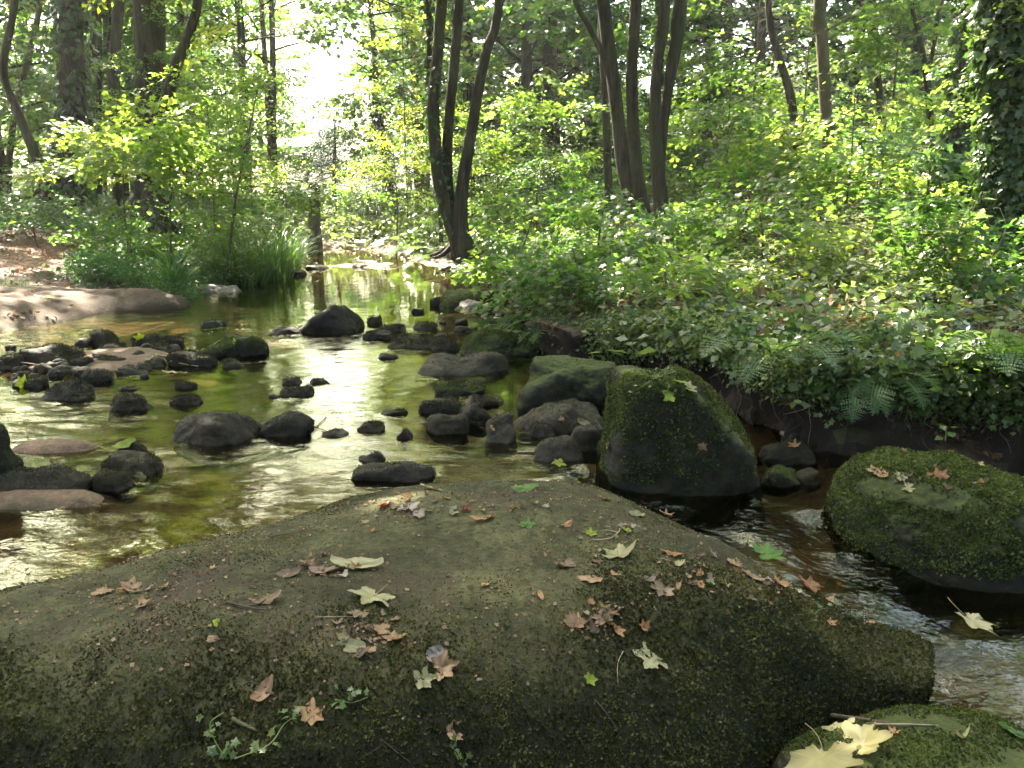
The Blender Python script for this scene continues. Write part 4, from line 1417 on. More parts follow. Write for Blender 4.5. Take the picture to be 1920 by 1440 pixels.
tree('slim_tree', 'slim dark trunk right of the sunlit straight trunk', [S([(1656, 340, 17), (1652, 230, 15), (1643, 110, 17), (1637, 0, 16)], 15, 26, 8)], crown(5.5, 11, 10, 3.0, 'big', 'maple', 7), seed=26)
t19 = [S([(1758, 350, 14), (1748, 270, 13), (1738, 150, 15), (1722, 60, 10), (1710, 0, 8)], 12.5, 27, 3), S([(1738, 150, 11), (1750, 90, 9), (1758, 30, 8), (1770, -20, 7)], 12.5, 28, 3, dig=0)]
tree('forked_tree', 'thin dark sapling forking in a Y near the big ivy trunk', t19, crown(4, 7, 9, 2.0, 'lobed', 'maple', 8), seed=27)
tree('ivy_tree', 'dark leaning trunk with ivy, standing behind the biggest ivy trunk', [S([(1782, 395, 66), (1796, 300, 60), (1812, 200, 52), (1826, 60, 46), (1834, -30, 44)], 9.5, 29, 8)],
     crown(5.5, 11, 12, 3.4, 'big', 'beech', 8), seed=29, ivy=dict(n=3200, z0=.4, z1=4.5, size=.07, off=.09, clump=.25))
tree('ivy_tree', 'biggest ivy-covered trunk, glossy leaves and a sunlit edge, cut by the frame', [S([(1915, 520, 165), (1915, 420, 135), (1918, 200, 130), (1912, 0, 130)], 7.0, 30, 10)],
     crown(5.5, 13, 16, 4.2, 'big', 'maple', 8), seed=30, sides=20, ivy=dict(n=12000, z0=.2, z1=4.2, size=.07, off=.10, clump=.0),
     lower=dict(name='bough_foliage', z0=.9, z1=2.8, n=16, length=.35, per=3, kind='lobed_small', mat='lime', el=(-10, 30), az=(R(150), R(260)), size=(.3, .5)))

# trees added beyond the frame edge so that their crowns shade the pool
for k, (x, y, h, L_, n_, km, lab) in enumerate([(-8.5, 9.0, 15, 4.6, 26, 'beech', 'beech added beyond the frame by the footpath, boughs reaching out to shade the pool'),
                                              (-5.5, -2.5, 14, 4.5, 20, 'beech', 'unseen beech added for shade behind the camera beside the path'),
                                              (4.8, -1.5, 13, 4.5, 22, 'maple', 'unseen maple added for shade behind the camera on the bank of the lower pool'),
                                              (8.2, 5.0, 14, 4.4, 20, 'maple', 'unseen maple added for shade on the right bank beyond the frame edge')]):
    z = gz1(x, y)
    st = curve(np.array([[x, y, z - .4, .34], [x + .1, y, z + 4, .26], [x, y + .2, z + 9, .18], [x + .2, y, z + h, .05]]), 24)
    tree('broad_tree', lab, [st], crown(z + 5, z + h, n_, L_, 'big', km, 9), seed=60 + k, lower=dict(name='bough_foliage', z0=z + 6.6, z1=z + 11.5, n=34, length=7.6, per=15, kind='big', mat='sunlit', el=(-5, 25), az=(R(-55), R(60))) if k == 0 else None)

# ------------------------------------------------------------------ saplings and shrubs that fill the frame
def sapling(label, px, Y, h, length, n, kind, lm, per=7, z0=.25, lean=(0, 0), seed=0, name='sapling', cat='sapling', r=.018, el=(0, 30), size=(.55, .9), group=None, prof=None, mat='twig', base=None, corridor=True, py=None):
    rng = rs(seed + 500)
    X = (px - 960) / FPX / 1.02 * Y
    z = gz1(X, Y) if base is None else base
    st = curve(np.array([[X, Y, z - .15, r], [X + lean[0] * .35 + rng.normal(0, .05), Y + lean[1] * .35, z + h * .4, r * .8], [X + lean[0], Y + lean[1], z + h, r * .25]]), 14)
    return tree(name, label, [st], dict(z0=z + h * z0, z1=z + h * .98, n=n, length=length * .85, kind=kind, mat=lm, per=per, el=el, size=size, profile=prof or (lambda f: 1.05 - .5 * f), name='foliage', corridor=corridor), mat, group, seed, cat, sides=6, bark=0)


SAP = [
    # left bank, from the path to the stream gap
    ('leafy maple sapling with layered leaves in front of the ivy trunk', 238, 12.0, 2.1, .75, 11, 'lobed', 'lime', dict(z0=.55, lean=(.1, 0))),
    ('wide maple sapling with layered leaves in front of the widest trunk', 312, 11.5, 2.3, 1.1, 15, 'lobed', 'lime', dict(z0=.5, lean=(.2, 0))),
    ('slender dark-stemmed sapling leaning right over the grassy bank', 412, 11.5, 3.0, .9, 14, 'lobed_small', 'lime', dict(z0=.4, lean=(.65, .3), r=.022)),
    ('bushy sapling behind the leaning slender sapling', 440, 14.5, 3.4, 1.0, 15, 'broad', 'lime', dict(z0=.4)),
    ('tall feathery sapling left of the stream gap', 475, 18.0, 4.4, 1.2, 20, 'broad', 'beech', dict(z0=.3)),
    ('tall beech sapling filling the space above the leaning slender sapling', 400, 16.0, 5.5, 2.0, 26, 'fine', 'beech', dict(z0=.3)),
    ('beech sapling between the ivy trunk and crooked tree', 20, 21.0, 3.6, 1.2, 14, 'broad', 'maple', dict(z0=.2)),
    ('tall thin-leaved sapling above the crooked tree', 70, 20.0, 6.5, 2.0, 20, 'broad', 'beech', dict(z0=.35)),
    ('low bush in the shade of the ivy trunk', 70, 13.0, .6, .5, 8, 'broad', 'dark', dict(z0=.1)),
    ('low leafy bush at the foot of the wide maple sapling', 240, 11.3, .55, .6, 9, 'broad', 'beech', dict(z0=.1)),
    ('low leafy bush under the leaning slender sapling', 390, 11.8, .5, .6, 9, 'lobed_small', 'maple', dict(z0=.1)),
    ('dense bush behind the long bank grass', 430, 13.5, .9, .7, 12, 'broad', 'beech', dict(z0=.08)),
    ('beech sapling with arching branches high in the left wood', 380, 20.0, 7.0, 2.4, 26, 'broad', 'lime', dict(z0=.35)),
    ('sapling in the far left wood behind the slim trunks', 205, 28.0, 6.5, 2.4, 22, 'broad', 'lime', dict(z0=.1)),
    ('tall sapling in the left wood behind the widest trunk', 330, 25.0, 7.0, 2.4, 24, 'broad', 'beech', dict(z0=.1)),
    ('tall sapling with leaves against the sky at the left of the gap', 470, 24.0, 7.5, 2.2, 24, 'broad', 'lime', dict(z0=.15)),
    # stream gap
    ('small white-lit bush on the far shore beside the broken stump', 540, 20.5, 1.6, .8, 12, 'broad', 'lime', dict(z0=.1, corridor=False)),
    ('dark round bush on the far shore', 700, 22.5, 1.7, 1.2, 22, 'fine', 'dark', dict(z0=.05, corridor=False)),
    ('low sunlit hazel boughs above the dark round bush', 740, 18.5, 2.6, 1.5, 16, 'broad', 'lime', dict(z0=.55, corridor=False)),
    ('dark teal conifer bush far up the stream', 655, 34.0, 4.2, 1.6, 30, 'needle', 'conifer', dict(z0=.05, corridor=False, size=(.9, 1.3))),
    ('blue-green young fir left of the leafy trunk in the gap', 580, 38.0, 6.5, 1.8, 36, 'needle', 'conifer', dict(z0=.05, corridor=False, size=(.9, 1.4), prof=lambda f: 1.1 - f)),
    ('full green hazel behind the three-stemmed tree', 785, 21.0, 5.0, 1.9, 30, 'broad', 'beech', dict(z0=.1, corridor=False)),
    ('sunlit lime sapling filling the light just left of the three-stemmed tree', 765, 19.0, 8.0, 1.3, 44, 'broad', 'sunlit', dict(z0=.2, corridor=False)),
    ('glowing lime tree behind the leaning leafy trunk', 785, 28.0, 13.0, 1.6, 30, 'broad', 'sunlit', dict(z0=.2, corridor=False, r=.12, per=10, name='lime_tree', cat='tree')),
    ('glowing lime tree at the left rim of the stream gap', 515, 30.0, 13.5, 1.6, 24, 'broad', 'sunlit', dict(z0=.25, corridor=False, r=.12, per=10, name='lime_tree', cat='tree')),
    # right of the three stems
    ('golden hazel bush right behind the three-stemmed tree', 930, 17.0, 3.0, 1.3, 22, 'lobed_small', 'lime', dict(z0=.1)),
    ('thin sapling with bare lower stem right of the three-stemmed tree', 885, 15.8, 2.9, .8, 10, 'lobed_small', 'lime', dict(z0=.5, r=.014)),
    ('rounded green bush between three-stemmed tree and grey stems', 1010, 15.0, 1.7, 1.1, 20, 'broad', 'beech', dict(z0=.08)),
    ('yellow-green maple sapling in front of the conifer mass', 1040, 16.5, 3.6, 1.5, 24, 'lobed', 'lime', dict(z0=.2)),
    ('leafy maple left of the clumped grey stems', 1090, 17.5, 4.0, 1.6, 24, 'lobed', 'maple', dict(z0=.15)),
    ('bright low shrub at the foot of the clumped grey stems', 1090, 12.6, .5, .5, 9, 'lobed_small', 'lime', dict(z0=.1)),
    ('maple sapling showing between clumped and forked stems', 1215, 17.5, 3.6, 1.3, 18, 'lobed', 'lime', dict(z0=.25)),
    ('broad maple with layered yellow-green leaves right of the forked tree', 1355, 15.0, 3.8, 1.4, 22, 'lobed', 'lime', dict(z0=.2)),
    ('tall maple sapling with leaves in the upper right wood', 1400, 15.0, 5.2, 1.9, 28, 'lobed', 'maple', dict(z0=.25)),
    ('low maple shrub on the dark earth mound of the right slope', 1400, 10.5, .6, .6, 8, 'lobed', 'maple', dict(z0=.25)),
    ('maple sapling left of the sunlit straight trunk', 1490, 12.0, 2.9, 1.1, 16, 'lobed', 'lime', dict(z0=.2)),
    ('maple sapling in front of the sunlit straight trunk', 1580, 11.0, 1.8, .8, 11, 'lobed', 'lime', dict(z0=.25)),
    ('brightly backlit maple shrub right of the sunlit straight trunk', 1640, 11.0, 1.6, 1.1, 16, 'lobed', 'lime', dict(z0=.25)),
    ('maple sapling high between sunlit trunk and Y-forked sapling', 1660, 13.5, 4.6, 1.7, 25, 'lobed', 'maple', dict(z0=.3)),
    ('leafy maple above the leaning ivy trunk', 1760, 12.5, 4.2, 1.5, 24, 'lobed', 'maple', dict(z0=.3)),
    ('shrub with long leaf sprays at the foot of the leaning ivy trunk', 1730, 9.6, 1.0, .9, 12, 'lobed', 'maple', dict(z0=.2)),
    ('dark shrub on the right slope behind the slanting stem', 1450, 18.0, 3.4, 1.7, 24, 'broad', 'beech', dict(z0=.1)),
    ('dark shrub on the right slope behind the slim dark trunk', 1610, 18.0, 3.6, 1.8, 24, 'broad', 'beech', dict(z0=.1)),
    ('leafy sapling on the slope behind the forked tree', 1300, 20.0, 4.6, 1.9, 26, 'broad', 'maple', dict(z0=.1)),
    ('tall sapling on the slope behind clumped grey stems', 1160, 23.0, 6.0, 2.2, 28, 'broad', 'beech', dict(z0=.1)),
    ('low hazel shrub at the near end of the right bank above the leaning fern', 1000, 8.2, .8, .55, 13, 'lobed_small', 'lime', dict(z0=.05)),
    ('rounded bramble bush on the bank in front of the grey stems', 1130, 8.8, .75, .6, 14, 'lobed_small', 'maple', dict(z0=.05)),
    ('sunlit bush on the bank in front of the forked tree', 1230, 9.5, .8, .6, 14, 'lobed_small', 'lime', dict(z0=.05)),
    ('leafy bush hanging over the bank lip right of the near fern', 1075, 6.6, .5, .45, 10, 'lobed_small', 'maple', dict(z0=.05)),
    ('low bush above the ridge boulder on the bank', 1250, 6.0, .42, .45, 10, 'lobed_small', 'lime', dict(z0=.05)),
    ('tangled bush on the bank before the dark earth mound', 1420, 8.2, .7, .6, 12, 'lobed_small', 'maple', dict(z0=.05)),
    ('bush with pale leaves right under the tall flower stalk', 1640, 6.9, .6, .5, 12, 'lobed_small', 'lime', dict(z0=.05)),
    ('bush at the foot of the biggest ivy trunk', 1810, 6.3, .65, .5, 12, 'lobed_small', 'maple', dict(z0=.05)),
]
for k, (lab, px, Y, h, L_, n_, kind, lm, kw) in enumerate(SAP):
    nm_ = 'bush' if 'bush' in lab or 'shrub' in lab or 'hazel' in lab else 'sapling'
    kw = {'name': nm_, 'cat': nm_, **kw}
    sapling(lab, px, Y, h, L_, n_, kind, lm, seed=k * 3 + 1, **kw)

# ------------------------------------------------------------------ wood behind: a few grown trees, copied
def prototype(name, seed, h, lm, n, L_, kind='far', z0=2.2, r=.2, prof=None, el=(5, 35)):
    rng = rs(seed)
    st = curve(np.array([[0, 0, -.4, r], [.15, .1, h * .35, r * .8], [rng.normal(0, .4), .2, h * .7, r * .55], [rng.normal(0, .5), 0, h, .03]]), 20)
    t = tree(name, None, [st], dict(z0=z0, z1=h * .97, n=n, length=L_, kind=kind, mat=lm, per=9, profile=prof or TREE_TOP, el=el, corridor=False, carve=False), seed=seed, sides=8, loc=np.zeros(3))
    return t


protos = dict(
    tall=prototype('woodland_tree', 201, 15, 'beech', 34, 3.6), bushy=prototype('woodland_tree', 202, 12, 'maple', 38, 3.4, z0=1.0),
    pale=prototype('woodland_tree', 203, 13, 'lime', 24, 3.0, z0=2.6), dark=prototype('woodland_tree', 204, 13, 'dark', 40, 3.6, z0=.8),
    fir=prototype('fir_tree', 205, 14, 'conifer', 60, 3.0, 'needle', .8, .16, lambda f: 1.08 - f, (-18, 4)))
used = set()


def copy_tree(kind, px, Y, s, rz, label, group):
    src = protos[kind]
    X = (px - 960) / FPX / 1.02 * Y
    if kind in used:
        o = src.copy()
        col.objects.link(o)
        for ch in src.children:
            c_ = ch.copy()
            col.objects.link(c_)
            c_.parent = o
    else:
        o = src
        used.add(kind)
    o.location = (X, Y, gz1(X, Y))
    o.rotation_euler = (0, 0, rz)
    o.scale = (s, s, s)
    tag(o, label, 'tree', group)


G1, G2, G3 = 'woodland trees of the right slope', 'woodland trees behind the left bank', 'trees far up the stream'
rb = rs(77)
BACK = [
    ('dark', 1000, 33, 1.0, 'dark round-crowned tree on the slope behind the tall blue-green conifer', G1), ('bushy', 1120, 30, 1.0, 'bushy tree on the slope showing above the clumped grey stems', G1),
    ('dark', 1230, 28, 1.0, 'dark dense tree on the slope between clumped stems and forked tree', G1), ('tall', 1320, 31, 1.05, 'tall tree on the slope right of the forked tree', G1),
    ('fir', 1270, 36, 1.1, 'dark fir on the slope over the forked tree', G1), ('bushy', 1410, 25, .95, 'bushy tree on the slope behind the slanting stem', G1),
    ('dark', 1500, 28, 1.0, 'dark tree on the slope filling the gap left of the sunlit straight trunk', G1), ('tall', 1580, 24, .9, 'tall tree just behind the sunlit straight trunk', G1),
    ('dark', 1690, 26, 1.0, 'dark tree behind the Y-forked sapling', G1), ('bushy', 1780, 22, .9, 'bushy tree behind the leaning ivy trunk', G1), ('dark', 1880, 24, 1.0, 'dark tree behind the biggest ivy trunk', G1),
    ('bushy', 2000, 18, .9, 'bushy tree at the frame edge beyond the biggest ivy trunk', G1), ('dark', 1100, 46, 1.3, 'tall dark tree high on the far slope above the conifer mass', G1), ('dark', 1350, 44, 1.3, 'tall dark tree high on the far slope above the slanting stem', G1),
    ('dark', 1600, 40, 1.3, 'tall dark tree high on the far slope above the sunlit trunk', G1), ('fir', 930, 40, 1.2, 'blue-green fir peeping between three-stemmed tree and conifer mass', G1), ('bushy', 860, 36, 1.1, 'bushy tree seen between the stems of the three-stemmed tree', G1),
    ('fir', 770, 46, 1.0, 'blue-green fir left of the three-stemmed tree far up the stream', G3), ('tall', 800, 58, 1.2, 'tall tree far behind the left stem of the three-stemmed tree', G3), ('pale', 720, 62, .5, 'pale tree closing the gap far up the stream', G3),
    ('fir', 610, 66, .55, 'low blue-green fir at the end of the stream gap', G3), ('pale', 505, 50, .8, 'pale thin tree at the left side of the stream gap', G3), ('bushy', 545, 75, .5, 'bushy tree far up the stream left of the low fir', G3),
    ('pale', 470, 38, .95, 'sparse pale tree behind the leaning slender sapling', G2), ('pale', 380, 34, .9, 'sparse pale tree right of the widest trunk', G2), ('tall', 300, 44, 1.0, 'tall tree far behind the widest trunk', G2),
    ('pale', 200, 38, .9, 'sparse pale tree between ivy trunk and widest trunk', G2), ('pale', 90, 36, .9, 'sparse pale tree behind the ivy trunk', G2), ('pale', -10, 30, .9, 'sparse pale tree behind the crooked tree', G2),
    ('bushy', 20, 24, 1.0, 'bushy crown over the crooked tree at far left', G2), ('tall', 150, 27, 1.0, 'tall tree whose crown closes the top behind the ivy trunk', G2), ('bushy', 260, 29, 1.05, 'bushy crown behind the widest trunk', G2),
    ('tall', 235, 26, 1.0, 'tall tree between the slim dark trunk and the widest trunk', G2), ('bushy', 360, 30, 1.0, 'bushy crown behind the curved twin trunk', G2), ('tall', 470, 42, 1.0, 'tall tree at the left rim of the sky gap', G2), ('bushy', 90, 44, 1.1, 'bushy tree far behind the ivy trunk', G2),
    ('dark', 330, 60, 1.1, 'dark tree far off behind the widest trunk', G2), ('bushy', 800, 30, 1.1, 'bushy tree filling the space behind the left stem', G3), ('tall', 880, 26, 1.0, 'tall tree between right stem and conifer mass', G1), ('tall', 800, 40, 1.0, 'tall tree at the right rim of the sky gap', G3),
    ('bushy', 990, 24, 1.0, 'bushy tree in front of the conifer mass', G1), ('tall', -60, 48, 1.0, 'tall tree at the frame edge far behind the crooked tree', G2), ('bushy', 420, 55, .8, 'bushy tree far off in the left wood', G2), ('bushy', 150, 58, .7, 'bushy tree deep in the wood behind the ivy trunk', G2),
]
for kind, px, Y, s, lab, g in BACK:
    copy_tree(kind, px, Y, s, rb.uniform(0, TAU), lab, g)

# ------------------------------------------------------------------ low greenery
def clump_template(rng, shape, n, rad, h, lsize, up=.5):
    """a small herb: leaves held flat at several heights"""
    a = rng.uniform(0, TAU, n)
    rr = rad * np.sqrt(rng.random(n))
    z = h * rng.random(n) ** .8
    pos = np.stack([rr * np.cos(a), rr * np.sin(a), z], 1)
    d = nrm(np.stack([np.cos(a), np.sin(a), rng.normal(-.1, .3, n)], 1) + rng.normal(0, .4, (n, 3)))
    nor = nrm(np.array([0, 0, 1.0]) + rng.standard_normal((n, 3)) * up)
    V = np.einsum('mij,kj->mki', frames(d, nor), shape[0]) * (lsize * rng.uniform(.6, 1.35, n))[:, None, None] + pos[:, None, :]
    return V, shape[1], rng.random(n)


def gbatch(x, y):
    """fast ground height incl. the leaning lip: ray cast each point"""
    return np.array([gz1(a, b) for a, b in zip(x, y)])


def carpet(name, pts, temps, scale, mat, rng, tilt=.25):
    m = len(pts)
    a = rng.uniform(0, TAU, m)
    fr = frames(np.stack([np.cos(a), np.sin(a), 0 * a], 1), nrm(np.array([0, 0, 1.0]) + rng.standard_normal((m, 3)) * tilt))
    pick = rng.integers(0, len(temps), m)
    VV, FF, RR, n = [], [], [], 0
    tone = .3 * fbm(pts * .9, 91, 3)
    for s, (T, tri, r_) in enumerate(temps):
        k = pick == s
        if not k.any():
            continue
        W = np.einsum('nij,mkj->nmki', fr[k], T) * scale[k][:, None, None, None] + pts[k][:, None, None, :]
        rr = np.clip(.15 + .6 * r_[None, :] + tone[k][:, None], 0, 1).ravel()
        kk = T.shape[1]
        W = W.reshape(-1, kk, 3)
        VV.append(W.reshape(-1, 3))
        RR.append(np.repeat(rr, kk))
        FF.append((tri[None] + np.arange(len(W))[:, None, None] * kk).reshape(-1, 3) + n)
        n += len(W) * kk
    return tag(obj(name, np.concatenate(VV), np.concatenate(FF), M[mat], None, {'rnd': np.concatenate(RR)}), kind='stuff')


rc = rs(31)
TH = [clump_template(rc, LROUND if k % 2 else LQ, 15, .13, .17, .038) for k in range(6)]
TT = [clump_template(rc, LROUND if k % 2 else LQ, 16, .12, .42, .06, .6) for k in range(5)]
TB = [clump_template(rc, LL, 12, .3, .34, .06, .6) for k in range(4)]
TL = [clump_template(rc, LL, 11, .14, .14, .046) for k in range(4)]
TD = [clump_template(rc, LL if k % 2 else LQ, 6, .16, .015, .06, .3) for k in range(4)]
TG = [clump_template(rc, LQ, 16, .22, .45, .085) for k in range(5)]


def scatter(n, fx, fy, rng, cond):
    """points on the ground, thinned with distance; fx, fy give candidate positions"""
    x, y = fx(n), fy(n)
    if callable(getattr(x, 'shape', None)):
        pass
    k = cond(x, y)
    x, y = x[k], y[k]
    return np.stack([x, y, gbatch(x, y)], 1)


# right bank carpet of bramble, ivy and herbs
nc = 20000
yy = 3.9 * (15 / 3.9) ** rc.random(nc)
xx = rc.uniform(-.02, .98, nc) * yy * 1.05
d_ = poly_sdf(SHORE, xx, yy)
dn = fbm(np.stack([xx, yy, 0 * xx], 1) * 1.1, 95, 3)
k_ = (d_ > -.12) & (wedge(xx, yy) > .5) & (dn + .45 * rc.standard_normal(nc) > -.55)
xx, yy, d_ = xx[k_], yy[k_], d_[k_]
pz = gbatch(xx, yy)
edge = d_ < .05
pts = np.stack([xx, yy, np.where(edge, np.maximum(pz, rc.uniform(.23, .36, len(xx))), pz)], 1)
mound = np.clip(.7 + .8 * fbm(pts * .8, 96, 2), .35, 1.6)
half = rc.random(len(pts)) < .7
carpet('undergrowth', pts[half], TH, (mound * rc.uniform(.7, 1.3, len(pts)))[half], 'herb', rc)
carpet('ground_ivy', pts[~half], TL, (mound * rc.uniform(.6, 1.2, len(pts)))[~half], 'ivy', rc)
nt_ = 1500
yy = 4.0 * (14 / 4.0) ** rc.random(nt_)
xx = rc.uniform(-.02, .72, nt_) * yy * 1.05
d_ = poly_sdf(SHORE, xx, yy)
dn = fbm(np.stack([xx, yy, 0 * xx], 1) * .9, 97, 3)
k_ = (d_ > -.05) & (wedge(xx, yy) > .5) & (dn + .4 * rc.standard_normal(nt_) > .0)
pts = np.stack([xx[k_], yy[k_], gbatch(xx[k_], yy[k_])], 1)
hf = rc.random(len(pts)) < .6
carpet('tall_bank_herbs', pts[hf], TT, rc.uniform(.5, 1.1, hf.sum()), 'herb', rc, .35)
carpet('brambles', pts[~hf], TB, rc.uniform(.5, 1.1, (~hf).sum()), 'maple', rc, .5)
nl = 9000
yy = 3.9 * (16 / 3.9) ** rc.random(nl)
xx = rc.uniform(-.02, 1.0, nl) * yy * 1.05
k_ = (poly_sdf(SHORE, xx, yy) > .05) & (wedge(xx, yy) > .5)
pts = np.stack([xx[k_], yy[k_], gbatch(xx[k_], yy[k_]) + .01], 1)
pts[:, 2] += rc.random(len(pts)) ** 2 * .12
carpet('leaf_litter', pts, TD, rc.uniform(.6, 1.1, len(pts)), 'litter', rc, .35)
# left bank: low fresh green running down to the water
nl = 7000
yy = rc.uniform(9.6, 19, nl)
xx = (rc.uniform(150, 575, nl) - 960) / FPX * yy
d_ = poly_sdf(SHORE, xx, yy)
pd = line_dist(pp[:, :2], xx, yy)
k_ = (d_ > -.05) & (d_ < 4.6) & (pd > .95) & (wedge(xx, yy) < .5)
pts = np.stack([xx[k_], yy[k_], gbatch(xx[k_], yy[k_])], 1)
carpet('bank_greenery', pts, TG, rc.uniform(.3, .75, len(pts)) * (.6 + .5 * ss(0, 1.2, d_[k_])), 'grass', rc)
# far shore and woodland floor
nl = 9000
yy = 15.5 * (60 / 15.5) ** rc.random(nl)
xx = (rc.uniform(-100, 2020, nl) - 960) / FPX * yy
k_ = (poly_sdf(SHORE, xx, yy) > .02)
pts = np.stack([xx[k_], yy[k_], gbatch(xx[k_], yy[k_])], 1)
carpet('woodland_floor_plants', pts, TG, rc.uniform(.8, 1.5, len(pts)) * (1 + pts[:, 1] * .012), 'herb', rc)
nw = 1500
px_ = rc.uniform(1020, 2100, nw)
lipy = np.interp(px_, [1030, 1330, 1480, 1640, 1900], [655, 680, 742, 748, 780])
dr_ = rc.random(nw) ** 1.8
pts = np.array([PY(a, b + c * (10 + 26 * (vnoise(np.array([[a * .02, 0, 0]]), 4)[0] + .6)), LY - .05) for a, b, c, LY in zip(px_, lipy - 22, dr_, np.interp(px_, [1030, 1100, 1200, 1390, 1480, 1900], [6.15, 5.6, 5.2, 4.45, 4.05, 3.92]))])
carpet('hanging_greenery', pts, TH + TL, rc.uniform(.35, .8, nw), 'herb', rc, .9)
nl = 2500
yy = 4 * (30 / 4) ** rc.random(nl)
xx = (rc.uniform(-100, 420, nl) - 960) / FPX * yy
k_ = (poly_sdf(SHORE, xx, yy) > .15)
pts = np.stack([xx[k_], yy[k_], gbatch(xx[k_], yy[k_]) + .012], 1)
carpet('path_litter', pts, TD, rc.uniform(.5, 1.0, len(pts)), 'litter', rc, .15)


# ------------------------------------------------------------------ ferns, grasses, single plants
def frond(rng, base, az, length, el=50, droop=1.0, npin=20, wid=.3):
    t = np.linspace(0, 1, 22)
    e0 = R(el)
    h = np.array([math.cos(az), math.sin(az), 0])
    ang = e0 - droop * t * 1.5
    st = np.stack([np.cos(ang), np.sin(ang)], 1) * length / 22
    cum = np.cumsum(st, 0)
    pts = base + cum[:, :1] * h + np.array([0, 0, 1.0]) * cum[:, 1:]
    side = np.array([-h[1], h[0], 0])
    mb = MB()
    V, Q, T = tube(pts, np.linspace(.004, .001, 22), 3)
    mb.add(V, Q, T, r=.3)
    for k in range(3, 22):
        f = (k - 2) / 20
        L_ = length * wid * (math.sin(math.pi * min(1, f * .85 + .18)) ** .8) * (1.05 - .25 * f)
        tg = nrm(pts[k] - pts[k - 1])
        up = np.cross(side, tg)
        for s in (-1, 1):
            d = nrm(side * s + tg * .45 - up * .15 + rng.normal(0, .06, 3))
            n_ = 6
            # a pinna: comb of small leaflets
            w = length * .028
            vs, tr = [], []
            for j in range(n_):
                b0 = pts[k] + d * L_ * j / n_
                b1 = pts[k] + d * L_ * (j + .9) / n_
                ww = w * (1.1 - j / n_)
                mid = pts[k] + d * L_ * (j + .7) / n_
                q_ = len(vs)
                vs += [b0, b1, mid + tg * ww * 1.3, mid - tg * ww * .9]
                tr += [[q_, q_ + 1, q_ + 2], [q_, q_ + 3, q_ + 1]]
            mb.add(np.array(vs), None, np.array(tr), r=rng.uniform(.2, .9))
    return mb


def fern(label, px, py, Y, length, azs, el=45, droop=1.0, wid=.3, seed=0, z=None, mat='fern'):
    rng = rs(seed)
    b = PY(px, py, Y)
    if z == 'ground':
        b[2] = gz1(b[0], b[1])
    r = empty('fern', b, label, 'fern')
    for k, a in enumerate(azs):
        frond(rng, b, R(a) + rng.normal(0, .1), length * rng.uniform(.8, 1.15), el + rng.normal(0, 8), droop * rng.uniform(.8, 1.2), wid=wid).build('frond', M[mat], r)


fern('fern with one white sunlit frond hanging over the dark bank hollow', 1450, 668, 4.12, .46, (205, 240, 262, 290, 330), 40, .75, .33, 1)
fern('large sunlit fern arching over the bank at the frame edge', 1885, 690, 3.86, .52, (190, 215, 240, 258, 280), 40, .75, .33, 2)
fern('small dark fern hanging from the bank lip above the long low boulder', 1660, 712, 3.92, .32, (200, 240, 275, 300, 330), 28, 1.0, .33, 3)
fern('fern with narrow fronds beside the small hanging fern', 1600, 728, 3.92, .26, (200, 250, 290), 22, 1.1, .35, 4)
fern('pale fern tuft on the sunlit part of the bank', 1690, 610, 4.5, .42, (170, 215, 250, 300, 350), 40, 1.1, .32, 5)
fern('fern leaning out over the stream just right of the three-stemmed tree', 925, 515, 10.0, .5, (150, 175, 200, 230, 260, 300), 45, 1.0, .3, 6)
fern('tall feathery fern on the right bank behind the leaning fern', 1000, 480, 8.6, .6, (90, 150, 200, 240, 290, 340), 55, 1.0, .3, 7)
fern('fern patch in the middle of the right bank', 1085, 515, 7.0, .65, (180, 220, 260, 300, 350), 50, 1.0, .3, 8)
fern('white-lit fern arching beside the tree foot at the water', 775, 474, 15.0, .75, (150, 180, 205, 235, 270, 320), 50, 1.0, .3, 9)
fern('low fern below the white-lit one at the water edge', 800, 492, 14.2, .5, (160, 190, 220, 250), 35, 1.1, .3, 10)
fern('fern at the top of the right bank near the pale flower stalk', 1500, 470, 7.5, .5, (160, 200, 250, 300), 50, 1.0, .3, 11)
fern('small fern above the black-faced ledge', 1040, 618, 6.0, .4, (160, 200, 240, 280), 30, 1.1, .3, 12)
fern('shaded green fern at the frame edge below the biggest ivy trunk', 1905, 640, 5.2, .45, (170, 210, 250, 290), 40, 1.0, .3, 13)


def blades(rng, base, n, length, spread, width=.008, droop=1.0):
    mb = MB()
    for k in range(n):
        a = rng.uniform(0, TAU)
        L_ = length * rng.uniform(.5, 1.15)
        b = base + np.array([math.cos(a), math.sin(a), 0]) * spread * math.sqrt(rng.random())
        a2 = a + rng.normal(0, .5)
        e0 = R(rng.uniform(55, 88))
        t = np.linspace(0, 1, 7)
        ang = e0 - droop * t ** 1.5 * rng.uniform(.6, 1.8)
        st = np.stack([np.cos(ang), np.sin(ang)], 1) * L_ / 7
        cum = np.cumsum(st, 0)
        h = np.array([math.cos(a2), math.sin(a2), 0])
        pts = np.vstack([b, b + cum[:, :1] * h + np.array([0, 0, 1.0]) * cum[:, 1:]])
        s = np.array([-h[1], h[0], 0]) * width
        w = np.linspace(1, .05, 8)[:, None]
        V = np.stack([pts - s * w, pts + s * w], 1).reshape(-1, 3)
        Q = [[2 * j, 2 * j + 1, 2 * j + 3, 2 * j + 2] for j in range(7)]
        mb.add(V, Q, None, r=np.clip(rng.normal(.5, .25), 0, 1))
    return mb


def grass(label, px, Y, n, length, spread, seed, width=.008, droop=1.0):
    X = (px - 960) / FPX / 1.0 * Y
    b = np.array([X, Y, gz1(X, Y) - .02])
    o = blades(rs(seed), b, n, length, spread, width, droop).build('grass_tuft', M['grass'], None, False, b)
    tag(o, label, 'grass tuft')


